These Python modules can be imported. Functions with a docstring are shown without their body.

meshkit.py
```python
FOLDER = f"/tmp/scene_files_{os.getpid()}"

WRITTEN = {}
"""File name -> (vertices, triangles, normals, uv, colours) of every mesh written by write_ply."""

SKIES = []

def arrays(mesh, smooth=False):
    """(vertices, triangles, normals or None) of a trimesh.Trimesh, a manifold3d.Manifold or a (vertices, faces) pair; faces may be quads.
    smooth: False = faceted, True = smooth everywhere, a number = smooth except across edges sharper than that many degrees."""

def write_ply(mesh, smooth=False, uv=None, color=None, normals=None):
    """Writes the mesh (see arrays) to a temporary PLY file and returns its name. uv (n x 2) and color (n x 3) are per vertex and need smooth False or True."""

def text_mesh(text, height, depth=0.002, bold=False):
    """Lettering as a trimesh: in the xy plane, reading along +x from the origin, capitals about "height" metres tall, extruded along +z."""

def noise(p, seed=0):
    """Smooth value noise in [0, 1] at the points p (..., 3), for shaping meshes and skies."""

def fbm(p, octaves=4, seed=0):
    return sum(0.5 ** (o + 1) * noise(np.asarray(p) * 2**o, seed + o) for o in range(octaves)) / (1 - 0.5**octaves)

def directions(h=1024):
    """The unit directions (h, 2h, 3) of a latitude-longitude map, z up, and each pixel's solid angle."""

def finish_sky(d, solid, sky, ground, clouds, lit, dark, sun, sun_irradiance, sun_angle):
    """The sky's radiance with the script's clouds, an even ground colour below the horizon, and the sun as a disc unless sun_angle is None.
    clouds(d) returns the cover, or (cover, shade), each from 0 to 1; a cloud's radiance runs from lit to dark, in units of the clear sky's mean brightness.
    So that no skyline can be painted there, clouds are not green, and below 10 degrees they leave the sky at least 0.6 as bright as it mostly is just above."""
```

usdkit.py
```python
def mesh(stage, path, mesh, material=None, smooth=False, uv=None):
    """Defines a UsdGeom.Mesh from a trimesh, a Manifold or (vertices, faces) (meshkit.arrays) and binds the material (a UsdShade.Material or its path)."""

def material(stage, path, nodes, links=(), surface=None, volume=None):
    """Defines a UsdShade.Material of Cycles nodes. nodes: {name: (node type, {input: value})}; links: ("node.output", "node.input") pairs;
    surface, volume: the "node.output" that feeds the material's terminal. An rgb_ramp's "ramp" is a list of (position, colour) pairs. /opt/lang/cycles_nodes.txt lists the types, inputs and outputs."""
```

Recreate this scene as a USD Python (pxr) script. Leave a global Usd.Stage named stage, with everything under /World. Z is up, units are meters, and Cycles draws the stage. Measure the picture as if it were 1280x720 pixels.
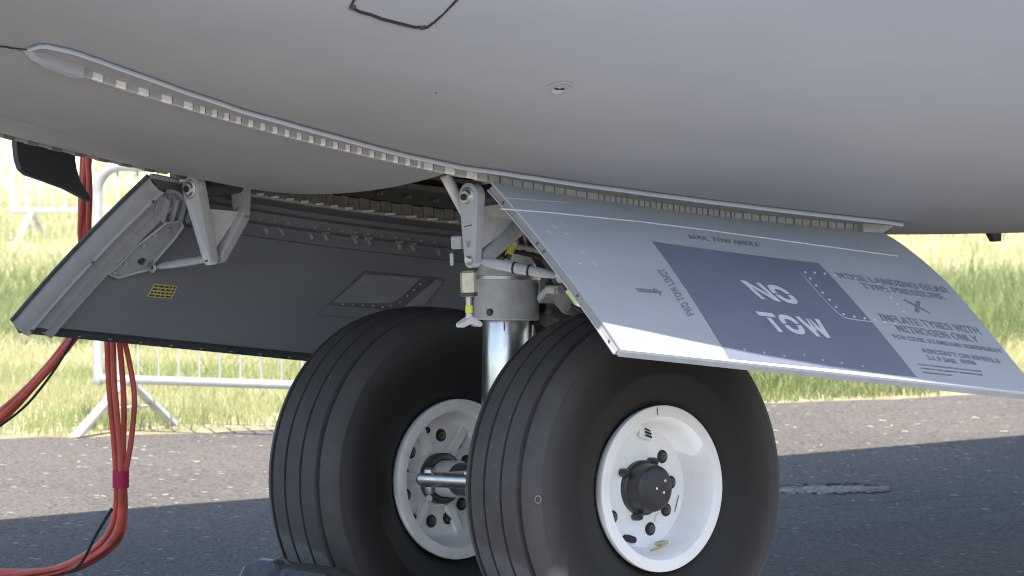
import math, random, numpy as np, trimesh, usdkit, meshkit
import manifold3d as m3
from shapely.geometry import Polygon, Point, LineString, box as sbox
from shapely.ops import unary_union
from pxr import Usd, UsdGeom, UsdLux, UsdShade, Gf, Sdf, Vt

stage = Usd.Stage.CreateInMemory()
UsdGeom.Xform.Define(stage, '/World')
UsdGeom.SetStageUpAxis(stage, UsdGeom.Tokens.z)
W = '/World/'
A3 = np.array
rng = np.random.default_rng(7)

# ---------------------------------------------------------------- camera, sky, sun, exposure
FPX, DIST, EYE, YAW, YHOR = 6870.0, 15.2, 1.9, math.radians(42), -43.0
PITCH = math.atan((360 - YHOR) / FPX)
VIEW = -A3([math.sin(YAW), math.cos(YAW), 0.0]); RIGHT = A3([VIEW[1], -VIEW[0], 0.0])
FWD = VIEW * math.cos(PITCH) - A3([0, 0, math.sin(PITCH)]); UPV = np.cross(RIGHT, FWD)
EYEP = A3([0, 0, EYE]) - VIEW * DIST
cam = UsdGeom.Camera.Define(stage, W + 'camera')
cam.AddTransformOp().Set(Gf.Matrix4d(*RIGHT, 0, *UPV, 0, *(-FWD), 0, *EYEP, 1))
cam.CreateHorizontalApertureAttr(36.0); cam.CreateVerticalApertureAttr(20.25)
cam.CreateFocalLengthAttr(36.0 * FPX / 1280)
cam.CreateFStopAttr(13.0); cam.CreateFocusDistanceAttr(14.8)
cam.CreateClippingRangeAttr(Gf.Vec2f(0.1, 5000))
EXPOSURE, SUN_I, SKY_S = 1.28, 1.05, 0.12
cam.CreateExposureAttr(EXPOSURE)
SUN = A3([0.335, 0.531, 1.0]); SUN = SUN / np.linalg.norm(SUN)      # towards the sun
sun = UsdLux.DistantLight.Define(stage, W + 'sun')
sun.CreateIntensityAttr(SUN_I); sun.CreateAngleAttr(0.5); sun.CreateNormalizeAttr(True); sun.CreateColorAttr(Gf.Vec3f(1, 0.94, 0.85))
_z = SUN; _x = np.cross([0, 0, 1.0], _z); _x /= np.linalg.norm(_x); _y = np.cross(_z, _x)
sun.AddTransformOp().Set(Gf.Matrix4d(*_x, 0, *_y, 0, *_z, 0, 0, 0, 30, 1))
dome = UsdLux.DomeLight.Define(stage, W + 'sky')
dome.CreateIntensityAttr(1.0)
skym = usdkit.material(stage, W + 'Looks/sky_air', {
    'sky': ('sky_texture', {'sky_type': 'single_scattering', 'sun_disc': False, 'sun_elevation': math.asin(SUN[2]), 'sun_rotation': math.atan2(SUN[0], SUN[1]), 'altitude': 60.0, 'aerosol_density': 1.6}),
    'bg': ('background_shader', {'strength': SKY_S})}, [('sky.color', 'bg.color')], surface='bg.background')
UsdShade.MaterialBindingAPI.Apply(dome.GetPrim()).Bind(skym)
dome.GetPrim().SetCustomDataByKey('kind', 'structure')

# ---------------------------------------------------------------- materials
MATS = {}
def mat(name, c1, c2=None, rough=0.5, metal=0.0, scale=6.0, stretch=(1, 1, 1), lo=0.35, hi=0.65, bump=0.0, bscale=60.0, bdist=0.002, spec=0.5, coat=0.0, detail=5.0, rvar=0.0, transl=0.0):
    c2 = c1 if c2 is None else c2
    nodes = {'g': ('geometry', {}), 'm': ('mapping', {'scale': stretch}), 'n': ('noise_texture', {'scale': scale, 'detail': detail, 'roughness': 0.6}),
             'r': ('rgb_ramp', {'ramp': [(0, c1), (lo, c1), (hi, c2), (1, c2)]}),
             'p': ('principled_bsdf', {'roughness': rough, 'metallic': metal, 'specular_ior_level': spec, 'coat_weight': coat})}
    links = [('g.position', 'm.vector'), ('m.vector', 'n.vector'), ('n.fac', 'r.fac'), ('r.color', 'p.base_color')]
    if rvar:
        nodes['rr'] = ('map_range', {'from_min': 0.3, 'from_max': 0.7, 'to_min': rough - rvar, 'to_max': rough + rvar})
        links += [('n.fac', 'rr.value'), ('rr.result', 'p.roughness')]
    if bump:
        nodes['bn'] = ('noise_texture', {'scale': bscale, 'detail': 3.0}); nodes['b'] = ('bump', {'strength': bump, 'distance': bdist})
        links += [('g.position', 'bn.vector'), ('bn.fac', 'b.height'), ('b.normal', 'p.normal')]
    MATS[name] = usdkit.material(stage, W + 'Looks/' + name, nodes, links, surface='p.BSDF')
    return MATS[name]

mat('fuselage_paint', (0.280, 0.291, 0.315), (0.311, 0.322, 0.346), 0.52, scale=2.6, stretch=(0.35, 1, 1.6), bump=0.08, bscale=3.0, bdist=0.01, rvar=0.06)
mat('belly_paint', (0.315, 0.325, 0.34), (0.34, 0.347, 0.36), 0.45, scale=2.2, stretch=(0.6, 1.5, 1), rvar=0.06)
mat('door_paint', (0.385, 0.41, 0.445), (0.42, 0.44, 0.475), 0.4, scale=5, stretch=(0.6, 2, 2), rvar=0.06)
mat('tow_panel_paint', (0.152, 0.172, 0.232), (0.168, 0.188, 0.248), 0.42, scale=5)
mat('stencil_white', (0.64, 0.66, 0.70), (0.55, 0.57, 0.61), 0.5, scale=60)
mat('stencil_dark', (0.14, 0.155, 0.19), (0.25, 0.27, 0.305), 0.5, scale=70)
mat('hinge_grey', (0.34, 0.35, 0.375), (0.40, 0.41, 0.43), 0.4, scale=25)
mat('hinge_bright', (0.85, 0.85, 0.84), (0.72, 0.72, 0.71), 0.35, 0.0, scale=40)
mat('hinge_dull', (0.20, 0.195, 0.17), (0.28, 0.27, 0.22), 0.45, 0.3, scale=40)
mat('gap_dark', (0.02, 0.02, 0.022), rough=0.7)
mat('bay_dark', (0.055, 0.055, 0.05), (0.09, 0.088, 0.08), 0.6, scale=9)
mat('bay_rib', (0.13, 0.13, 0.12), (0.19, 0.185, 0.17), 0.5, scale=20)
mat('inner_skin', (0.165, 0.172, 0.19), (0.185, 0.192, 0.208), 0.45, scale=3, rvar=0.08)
mat('panel_grey', (0.095, 0.098, 0.105), (0.12, 0.122, 0.13), 0.5, scale=20)
mat('inner_panel', (0.21, 0.215, 0.225), (0.26, 0.262, 0.27), 0.5, scale=14, lo=0.4, hi=0.7)
mat('frame_grey', (0.30, 0.31, 0.33), (0.24, 0.25, 0.27), 0.42, scale=18, lo=0.4, hi=0.75, bump=0.1, bscale=90)
mat('casting_grey', (0.42, 0.435, 0.465), (0.36, 0.37, 0.40), 0.42, scale=22, lo=0.45, hi=0.75, bump=0.12, bscale=120, bdist=0.001)
mat('gear_grey', (0.62, 0.625, 0.63), (0.50, 0.50, 0.505), 0.4, scale=18, lo=0.45, hi=0.7, bump=0.1, bscale=110, bdist=0.001)
mat('chrome', (0.78, 0.78, 0.78), (0.66, 0.65, 0.63), 0.30, 1.0, scale=26, stretch=(1, 1, 0.35), lo=0.5, hi=0.75, rvar=0.08)
mat('steel', (0.55, 0.55, 0.54), (0.42, 0.42, 0.41), 0.38, 0.95, scale=60)
mat('cadmium', (0.62, 0.60, 0.50), (0.5, 0.48, 0.4), 0.35, 0.8, scale=50)
mat('dark_steel', (0.06, 0.062, 0.065), (0.10, 0.10, 0.10), 0.4, 0.4, scale=40)
mat('tread_rubber', (0.055, 0.056, 0.059), (0.078, 0.077, 0.078), 0.62, scale=7, stretch=(1, 1, 1), bump=0.25, bscale=160, bdist=0.0015, spec=0.4)
MATS['sidewall_rubber'] = usdkit.material(stage, W + 'Looks/sidewall_rubber', {      # bare black wall, dusted towards the tread
    't': ('texture_coordinate', {}), 'sp': ('separate_xyz', {}), 'zz': ('math', {'math_type': 'subtract', 'value2': 0.455}), 'cx': ('combine_xyz', {}), 'len': ('vector_math', {'math_type': 'length'}),
    'n': ('noise_texture', {'scale': 4.0, 'detail': 6.0, 'roughness': 0.65}), 'nn': ('math', {'math_type': 'multiply_add', 'value2': 0.09}), 'rp': ('rgb_ramp', {'ramp': [(0.0, (0.017, 0.0165, 0.016)), (0.385, (0.016, 0.0155, 0.015)), (0.43, (0.028, 0.027, 0.0265)), (0.475, (0.056, 0.056, 0.058)), (1.0, (0.056, 0.056, 0.058))]}),
    'n2': ('noise_texture', {'scale': 110.0, 'detail': 3.0}), 'b': ('bump', {'strength': 0.2, 'distance': 0.001}), 'p': ('principled_bsdf', {'roughness': 0.58, 'specular_ior_level': 0.35})},
    [('t.object', 'sp.vector'), ('sp.x', 'cx.x'), ('sp.z', 'zz.value1'), ('zz.value', 'cx.z'), ('cx.vector', 'len.vector1'), ('t.object', 'n.vector'), ('n.fac', 'nn.value1'), ('len.value', 'nn.value3'), ('nn.value', 'rp.fac'), ('rp.color', 'p.base_color'), ('t.object', 'n2.vector'), ('n2.fac', 'b.height'), ('b.normal', 'p.normal')], surface='p.BSDF')
mat('scuff_grey', (0.30, 0.29, 0.27), rough=0.8)
mat('wheel_white', (0.88, 0.88, 0.88), (0.80, 0.80, 0.79), 0.38, scale=9, lo=0.5, hi=0.78, bump=0.06, bscale=60)
mat('wheel_dirty', (0.88, 0.875, 0.86), (0.70, 0.685, 0.65), 0.42, scale=8, lo=0.42, hi=0.75, bump=0.06, bscale=60)
mat('hub_black', (0.022, 0.022, 0.024), (0.034, 0.034, 0.036), 0.36, scale=30)
mat('bolt_dark', (0.09, 0.085, 0.075), (0.15, 0.14, 0.12), 0.4, 0.5, scale=120)
mat('label_yellow', (0.46, 0.40, 0.13), rough=0.6)
mat('tag_yellow', (0.72, 0.75, 0.08), rough=0.5)
mat('cable_red', (0.66, 0.125, 0.088), (0.50, 0.085, 0.062), 0.5, scale=9, bump=0.15, bscale=70)
mat('strap_magenta', (0.52, 0.025, 0.11), (0.44, 0.02, 0.09), 0.7, scale=80, bump=0.4, bscale=300)
mat('cable_black', (0.02, 0.02, 0.02), rough=0.5)
mat('galvanised', (0.50, 0.52, 0.54), (0.42, 0.44, 0.46), 0.42, 0.25, scale=14, bump=0.1, bscale=60)
mat('chock_rubber', (0.035, 0.035, 0.035), (0.085, 0.08, 0.075), 0.38, scale=16, lo=0.42, hi=0.72, bump=0.5, bscale=45, bdist=0.006)
mat('antenna_black', (0.035, 0.038, 0.046), (0.045, 0.048, 0.056), 0.5, scale=10)

def islands(name, stops, transl=0.35, rough=0.6):
    MATS[name] = usdkit.material(stage, W + 'Looks/' + name, {
        'g': ('geometry', {}), 'n': ('noise_texture', {'scale': 0.55, 'detail': 3.0}), 'a': ('math', {'math_type': 'multiply_add', 'value2': 0.55, 'value3': -0.12}),
        's': ('math', {'math_type': 'multiply_add', 'value2': 0.85}), 'r': ('rgb_ramp', {'ramp': stops}),
        'd': ('principled_bsdf', {'roughness': rough, 'specular_ior_level': 0.25}), 't': ('translucent_bsdf', {}), 'x': ('mix_closure', {'fac': transl})},
        [('g.random_per_island', 'a.value1'), ('g.position', 'n.vector'), ('n.fac', 's.value1'), ('a.value', 's.value3'), ('s.value', 'r.fac'), ('r.color', 'd.base_color'), ('r.color', 't.color'), ('d.BSDF', 'x.closure1'), ('t.BSDF', 'x.closure2')], surface='x.closure')
islands('grass_blades', [(0.0, (0.17, 0.22, 0.08)), (0.22, (0.30, 0.34, 0.15)), (0.45, (0.52, 0.50, 0.30)), (0.7, (0.66, 0.60, 0.42)), (1.0, (0.72, 0.66, 0.50))])
islands('shade_and_tuft_blades', [(0.0, (0.13, 0.18, 0.07)), (0.5, (0.24, 0.29, 0.13)), (1.0, (0.46, 0.46, 0.28))])  # darker green: stands in for shade in the band, own colour in the tufts

MATS['tarmac'] = usdkit.material(stage, W + 'Looks/tarmac', {
    'g': ('geometry', {}),
    'n1': ('noise_texture', {'scale': 0.8, 'detail': 6.0, 'roughness': 0.65}), 'r1': ('rgb_ramp', {'ramp': [(0.25, (0.140, 0.124, 0.113)), (0.75, (0.195, 0.171, 0.148))]}),
    'v': ('voronoi_texture', {'scale': 64.0, 'feature': 'f1'}), 'r2': ('rgb_ramp', {'ramp': [(0, (1.35, 1.35, 1.35)), (0.3, (1.12, 1.12, 1.12)), (0.55, (0.85, 0.85, 0.85)), (0.8, (0.45, 0.45, 0.45)), (1, (0.35, 0.35, 0.35))]}),
    'mu': ('mix_color', {'blend_type': 'multiply', 'fac': 0.85}),
    'w': ('voronoi_texture', {'scale': 12.0, 'feature': 'f1', 'randomness': 1.0}), 'nw': ('noise_texture', {'scale': 60.0, 'detail': 2.0}), 'wd': ('math', {'math_type': 'multiply_add', 'value2': 0.28}),
    'rw': ('rgb_ramp', {'ramp': [(0, (1, 1, 1)), (0.25, (1, 1, 1)), (0.30, (0, 0, 0)), (1, (0, 0, 0))]}), 'sc': ('separate_color', {}), 'gt': ('math', {'math_type': 'greater_than', 'value2': 0.55}),
    'mm': ('math', {'math_type': 'multiply'}), 'mx': ('mix_color', {'b': (0.44, 0.41, 0.36)}),
    'nb': ('noise_texture', {'scale': 38.0, 'detail': 4.0}), 'ad': ('math', {'math_type': 'subtract'}), 'b': ('bump', {'strength': 0.9, 'distance': 0.013}),
    'p': ('principled_bsdf', {'roughness': 0.75, 'specular_ior_level': 0.35})},
    [('g.position', 'n1.vector'), ('n1.fac', 'r1.fac'), ('g.position', 'v.vector'), ('v.distance', 'r2.fac'), ('r1.color', 'mu.a'), ('r2.color', 'mu.b'),
     ('g.position', 'w.vector'), ('g.position', 'nw.vector'), ('nw.fac', 'wd.value1'), ('w.distance', 'wd.value3'), ('wd.value', 'rw.fac'), ('w.color', 'sc.color'), ('sc.r', 'gt.value1'), ('rw.color', 'mm.value1'), ('gt.value', 'mm.value2'),
     ('mm.value', 'mx.fac'), ('mu.result', 'mx.a'), ('mx.result', 'p.base_color'), ('g.position', 'nb.vector'), ('nb.fac', 'ad.value1'), ('v.distance', 'ad.value2'), ('ad.value', 'b.height'), ('b.normal', 'p.normal')], surface='p.BSDF')
MATS['field'] = usdkit.material(stage, W + 'Looks/field', {
    'g': ('geometry', {}), 'n1': ('noise_texture', {'scale': 0.35, 'detail': 6.0, 'roughness': 0.7}), 'r1': ('rgb_ramp', {'ramp': [(0.3, (0.46, 0.44, 0.26)), (0.5, (0.58, 0.52, 0.36)), (0.7, (0.62, 0.54, 0.40))]}),
    'n2': ('noise_texture', {'scale': 30.0, 'detail': 4.0}), 'b': ('bump', {'strength': 0.8, 'distance': 0.05}), 'p': ('principled_bsdf', {'roughness': 0.9, 'specular_ior_level': 0.1})},
    [('g.position', 'n1.vector'), ('n1.fac', 'r1.fac'), ('r1.color', 'p.base_color'), ('g.position', 'n2.vector'), ('n2.fac', 'b.height'), ('b.normal', 'p.normal')], surface='p.BSDF')
mat('bare_soil', (0.30, 0.24, 0.15), (0.40, 0.34, 0.22), 0.9, scale=5, bump=0.7, bscale=30, bdist=0.02, spec=0.1)
mat('loose_stone', (0.30, 0.28, 0.25), (0.46, 0.44, 0.39), 0.85, scale=30)
mat('broken_edge', (0.09, 0.085, 0.08), (0.34, 0.315, 0.28), 0.9, scale=26, lo=0.40, hi=0.60, bump=0.5, bscale=40, bdist=0.03)
mat('crack_dark', (0.035, 0.035, 0.038), rough=0.9)
mat('dry_straw', (0.55, 0.52, 0.42), rough=0.8)

# ---------------------------------------------------------------- scene helpers
NAMES = {}
def numbered(path):
    n = NAMES.get(path, 0); NAMES[path] = n + 1
    return path if n == 0 else f'{path}_{n:03d}'
def put(prim, label=None, cat=None, group=None, kind=None):
    for k, v in (('label', label), ('category', cat), ('group', group), ('kind', kind)):
        if v: prim.SetCustomDataByKey(k, v)
    return prim
def path_of(parent): return W[:-1] if parent is None else str(parent.GetPath())
def obj(name, mesh, m, parent=None, smooth=False, **kw):
    if isinstance(mesh, list): mesh = cat(mesh)
    p = usdkit.mesh(stage, numbered(path_of(parent) + '/' + name), mesh, MATS[m], smooth=smooth).GetPrim()
    return put(p, **kw)
def xf(name, parent=None, matrix=None, **kw):
    x = UsdGeom.Xform.Define(stage, numbered(path_of(parent) + '/' + name))
    if matrix is not None: x.AddTransformOp().Set(Gf.Matrix4d(*A3(matrix, float).T.ravel()))
    return put(x.GetPrim(), **kw)
def copy_of(src, matrix, **kw):
    x = UsdGeom.Xform.Define(stage, numbered(W + src.GetName().split('_0')[0]))
    x.AddTransformOp().Set(Gf.Matrix4d(*A3(matrix, float).T.ravel()))
    x.GetPrim().GetReferences().AddInternalReference(src.GetPath()); x.GetPrim().SetInstanceable(True)
    return put(x.GetPrim(), **kw)

def cat(ms):
    vs, fs, o = [], [], 0
    for m in ms:
        v, f, _ = meshkit.arrays(m); vs.append(v); fs.append(f + o); o += len(v)
    return trimesh.Trimesh(np.vstack(vs), np.vstack(fs), process=False)
def unit(a): a = A3(a, float); return a / np.linalg.norm(a)
def basis(z, hint=(0, 0, 1)):
    z = unit(z); h = A3(hint, float)
    if abs(z @ unit(h)) > 0.98: h = A3([1.0, 0, 0])
    x = unit(np.cross(h, z)); return x, np.cross(z, x), z
def place(mesh, o, x, y, z):
    M = np.eye(4); M[:3, 0], M[:3, 1], M[:3, 2], M[:3, 3] = x, y, z, o
    m = mesh.copy(); m.apply_transform(M); return m
def box(c, size, x=(1, 0, 0), y=(0, 1, 0), bev=0.0):
    x, y = unit(x), A3(y, float); y = unit(y - x * (x @ y)); z = np.cross(x, y); s = A3(size, float)
    if bev:
        P = []
        for k in range(3):
            h = s / 2 - bev; h[k] = s[k] / 2
            P += [A3([a, b, c_]) * h for a in (-1, 1) for b in (-1, 1) for c_ in (-1, 1)]
        b = trimesh.convex.convex_hull(A3(P))
    else: b = trimesh.creation.box(s)
    return place(b, A3(c, float), x, y, z)
def cyl(a, b, r, n=20, r2=None, hint=(0, 0, 1)):
    a, b = A3(a, float), A3(b, float); x, y, z = basis(b - a, hint); L = np.linalg.norm(b - a); r2 = r if r2 is None else r2
    return place(lathe([(0, 0), (r, 0), (r2, L), (0, L)], n), a, x, y, z)
def lathe(prof, n=32):
    prof = A3(prof, float); t = np.arange(n) * 2 * np.pi / n
    v = np.stack([prof[:, None, 0] * np.cos(t), prof[:, None, 0] * np.sin(t), np.broadcast_to(prof[:, None, 1], (len(prof), n))], -1).reshape(-1, 3)
    i, j = np.meshgrid(np.arange(len(prof) - 1), np.arange(n), indexing='ij'); k = (j + 1) % n
    q = np.stack([i * n + j, i * n + k, (i + 1) * n + k, (i + 1) * n + j], -1).reshape(-1, 4)
    f = np.vstack([q[:, [0, 1, 2]], q[:, [0, 2, 3]]])
    m = trimesh.Trimesh(v, f, process=False); m.merge_vertices(); m.update_faces(m.nondegenerate_faces()); return m
def lathe_at(prof, o, axis, n=32, hint=(0, 0, 1)):
    x, y, z = basis(axis, hint); return place(lathe(prof, n), A3(o, float), x, y, z)
def spline(pts, n=12):
    p = A3(pts, float); p = np.vstack([2 * p[0] - p[1], p, 2 * p[-1] - p[-2]]); out = []
    for i in range(1, len(p) - 2):
        t = np.linspace(0, 1, n, endpoint=False)[:, None]
        a, b, c, d = p[i - 1:i + 3]
        out.append(0.5 * (2 * b + (c - a) * t + (2 * a - 5 * b + 4 * c - d) * t**2 + (3 * b - a - 3 * c + d) * t**3))
    return np.vstack(out + [p[-2:-1]])
def tube(pts, r, n=10):
    p = A3(pts, float); r = np.broadcast_to(r, (len(p),)); t = np.gradient(p, axis=0); t /= np.linalg.norm(t, axis=1, keepdims=True)
    a, _, _ = basis(t[0]); A = []
    for k in range(len(p)):
        a = a - t[k] * (a @ t[k]); a = a / np.linalg.norm(a); A.append(a)
    A = A3(A); B = np.cross(t, A); g = np.arange(n) * 2 * np.pi / n
    v = p[:, None] + r[:, None, None] * (np.cos(g)[None, :, None] * A[:, None] + np.sin(g)[None, :, None] * B[:, None])
    i, j = np.meshgrid(np.arange(len(p) - 1), np.arange(n), indexing='ij'); k = (j + 1) % n
    q = np.stack([i * n + j, i * n + k, (i + 1) * n + k, (i + 1) * n + j], -1).reshape(-1, 4)
    f = [q[:, [0, 1, 2]], q[:, [0, 2, 3]]]
    v = np.vstack([v.reshape(-1, 3), p[:1], p[-1:]]); c0, c1 = len(v) - 2, len(v) - 1; m = (len(p) - 1) * n
    f.append(A3([[c0, (j + 1) % n, j] for j in range(n)])); f.append(A3([[c1, m + j, m + (j + 1) % n] for j in range(n)]))
    return trimesh.Trimesh(v, np.vstack(f), process=False)
def grid(P, flip=False):
    n, m = P.shape[:2]; i, j = np.meshgrid(np.arange(n - 1), np.arange(m - 1), indexing='ij')
    q = np.stack([i * m + j, i * m + j + 1, (i + 1) * m + j + 1, (i + 1) * m + j], -1).reshape(-1, 4)
    if flip: q = q[:, ::-1]
    return trimesh.Trimesh(P.reshape(-1, 3), np.vstack([q[:, [0, 1, 2]], q[:, [0, 2, 3]]]), process=False)
def slab(top, bottom):
    """Closed plate between two (n, m, 3) grids."""
    n, m = top.shape[:2]; a, b = grid(top), grid(bottom, True); o = n * m
    ring = [i * m for i in range(n)] + [(n - 1) * m + j for j in range(1, m)] + [i * m + m - 1 for i in range(n - 2, -1, -1)] + [j for j in range(m - 2, 0, -1)]
    v = np.vstack([top.reshape(-1, 3), bottom.reshape(-1, 3)]); rim_v = np.vstack([v[ring], v[[r + o for r in ring]]]); k = len(ring); base = len(v)
    f = [a.faces, b.faces + o]
    for i in range(k):
        j = (i + 1) % k; f.append(A3([[base + i, base + j, base + k + j], [base + i, base + k + j, base + k + i]]))
    return trimesh.Trimesh(np.vstack([v, rim_v]), np.vstack(f), process=False)
def hull(points): return trimesh.convex.convex_hull(A3(points))
def disc_pts(c, axis, r, th, n=16):
    x, y, z = basis(axis); t = np.arange(n) * 2 * np.pi / n
    ring = A3(c) + r * (np.cos(t)[:, None] * x + np.sin(t)[:, None] * y)
    return np.vstack([ring + z * th / 2, ring - z * th / 2])
def prism(poly, depth, o, x, y):
    """Extrudes a shapely polygon in the plane (x, y) at o along x cross y."""
    x, y = unit(x), unit(y); ps = getattr(poly, 'geoms', [poly])
    return cat([place(trimesh.creation.extrude_polygon(p, depth, engine='earcut'), A3(o, float), x, y, np.cross(x, y)) for p in ps])

# ---------------------------------------------------------------- the aircraft's own frame (x forward, y to port), leaning 2.2 degrees with the tarmac's fall
RHO = math.radians(2.2); PIV = A3([0, -0.375, 0])
RX = A3([[1, 0, 0], [0, math.cos(RHO), -math.sin(RHO)], [0, math.sin(RHO), math.cos(RHO)]])
MA = np.eye(4); MA[:3, :3] = RX; MA[:3, 3] = PIV - RX @ PIV
EYEA = (EYEP - PIV) @ RX + PIV
def sightw(x, y): return unit(FWD + RIGHT * (x - 640) / FPX - UPV * (y - 360) / FPX)
def sight(x, y): return sightw(x, y) @ RX
def on(x, y, n, q):                                   # point of an aircraft-frame plane on a sight line
    d = sight(x, y); n = A3(n, float); return EYEA + d * ((A3(q, float) - EYEA) @ n / (d @ n))
def atY(x, y, Y): return on(x, y, (0, 1, 0), (0, Y, 0))
def atX(x, y, X): return on(x, y, (1, 0, 0), (X, 0, 0))
def world_at(x, y, dist):                             # world point at a distance along the view
    d = sightw(x, y); return EYEP + d * (dist / (d @ VIEW))
def ground_at(x, y):
    d = sightw(x, y); return EYEP + d * (-EYEP[2] / d[2])

def zh(X):                                            # height of the hinge line, |y| = 0.55
    X = np.asarray(X, float); f = lambda t: 1.2312 + 0.13184 * t + 0.03021 * t * t + 0.003755 * t**3
    s = 0.0827
    return np.where(X > -1.0, f(X), f(-1.0) - s * 0.45 * (1 - np.exp(np.minimum(X + 1.0, 0) / 0.45)))
RB, FLAT = 1.62, 0.45                                 # corner radius and half width of the flatter keel
from scipy.interpolate import PchipInterpolator
_tp = PchipInterpolator([-30, -0.6, 0.3, 1.0, 1.7, 2.4, 3.1, 3.5, 3.8], [1, 1, 0.968, 0.892, 0.845, 0.767, 0.638, 0.45, 0.05])  # unseen nose outline, shaped so that the shadow edges fall in place
def taper(X): return _tp(np.clip(X, -30, 3.8))
def rad(X): return RB * taper(X)
def flat_half(X): return np.minimum(FLAT, rad(X) * 0.9)
def bulge(X): return 0.006 + 0.05 * np.clip((np.asarray(X, float) + 0.9) / 1.5, 0, 1)
def belly(X, Y, off=0.0):
    X, Y = np.broadcast_arrays(np.asarray(X, float), np.asarray(Y, float)); r = rad(X); fl = flat_half(X)
    base = zh(X) - (r - np.sqrt(np.maximum(r * r - (0.55 - fl) ** 2, 0))); e = np.maximum(np.abs(Y) - fl, 0)
    side_ = base + r - np.sqrt(np.maximum((r + off) ** 2 - e * e, 0))
    return side_ - bulge(X) * np.maximum(1 - (Y / 0.55) ** 2, 0)
def bpt(X, Y, off=0.0): return A3([X, Y, float(belly(X, Y, off))])
def hit(x, y, off=0.0):                               # where a sight line meets the lower fuselage skin
    d = sight(x, y); lo, hi = 11.0, 19.0
    ts = np.linspace(lo, hi, 1600); p = EYEA + ts[:, None] * d
    h = p[:, 2] - belly(p[:, 0], p[:, 1], off); ok = (h > 0) & (np.abs(p[:, 1]) < 1.9)
    return p[np.argmax(ok)] if ok.any() else p[np.argmin(np.abs(h))]

air = xf('transport_aircraft', None, MA, label='big grey military transport aircraft standing on its twin-wheel nose gear with both gear doors open', cat='aircraft')

# ---- fuselage
XB0, XB1, XF1 = -0.95, 0.65, 2.06                     # wheel bay from XB0 to XB1, closed forward doors from XB1 to XF1
Xs = np.unique(np.concatenate([np.linspace(-16, -2, 8), np.linspace(-2, XB0, 6), np.linspace(XB0, XB1, 9), np.linspace(XB1, XF1, 9), np.linspace(XF1, 3.2, 12), np.linspace(3.2, 3.799, 14)]).round(5))
rows = []
for X in Xs:
    r, fl = float(rad(X)), float(flat_half(X)); wide = r + fl > 0.7; yi = 0.55 if wide else (r + fl) * 0.5
    yo = np.concatenate([np.linspace(-yi, yi, 11)])
    ph0 = math.asin(min(max((yi - fl) / r, 0.02), 0.95)); ph = np.linspace(ph0, math.pi, 29)[1:]
    base = float(belly(X, yi)) - r + r * math.cos(ph0) if wide else float(zh(X))
    rt = np.stack([0 * ph + X, fl + r * np.sin(ph), base + r - r * np.cos(ph)], 1)
    lf = rt[::-1] * A3([1, -1, 1]); mid = np.stack([0 * yo + X, yo, belly(X, yo)], 1)
    rows.append(np.vstack([lf, mid, rt]))
Pf = A3(rows); n_, m_ = Pf.shape[:2]; faces = []
for i in range(n_ - 1):
    for j in range(m_ - 1):
        if 28 <= j < 38 and XB0 - 1e-4 <= Xs[i] and Xs[i + 1] <= XF1 + 1e-4: continue
        a, b, c, d = i * m_ + j, i * m_ + j + 1, (i + 1) * m_ + j + 1, (i + 1) * m_ + j
        faces += [[a, c, b], [a, d, c]]
fus = obj('fuselage', trimesh.Trimesh(Pf.reshape(-1, 3), A3(faces), process=False), 'fuselage_paint', air, smooth=True)

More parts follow.
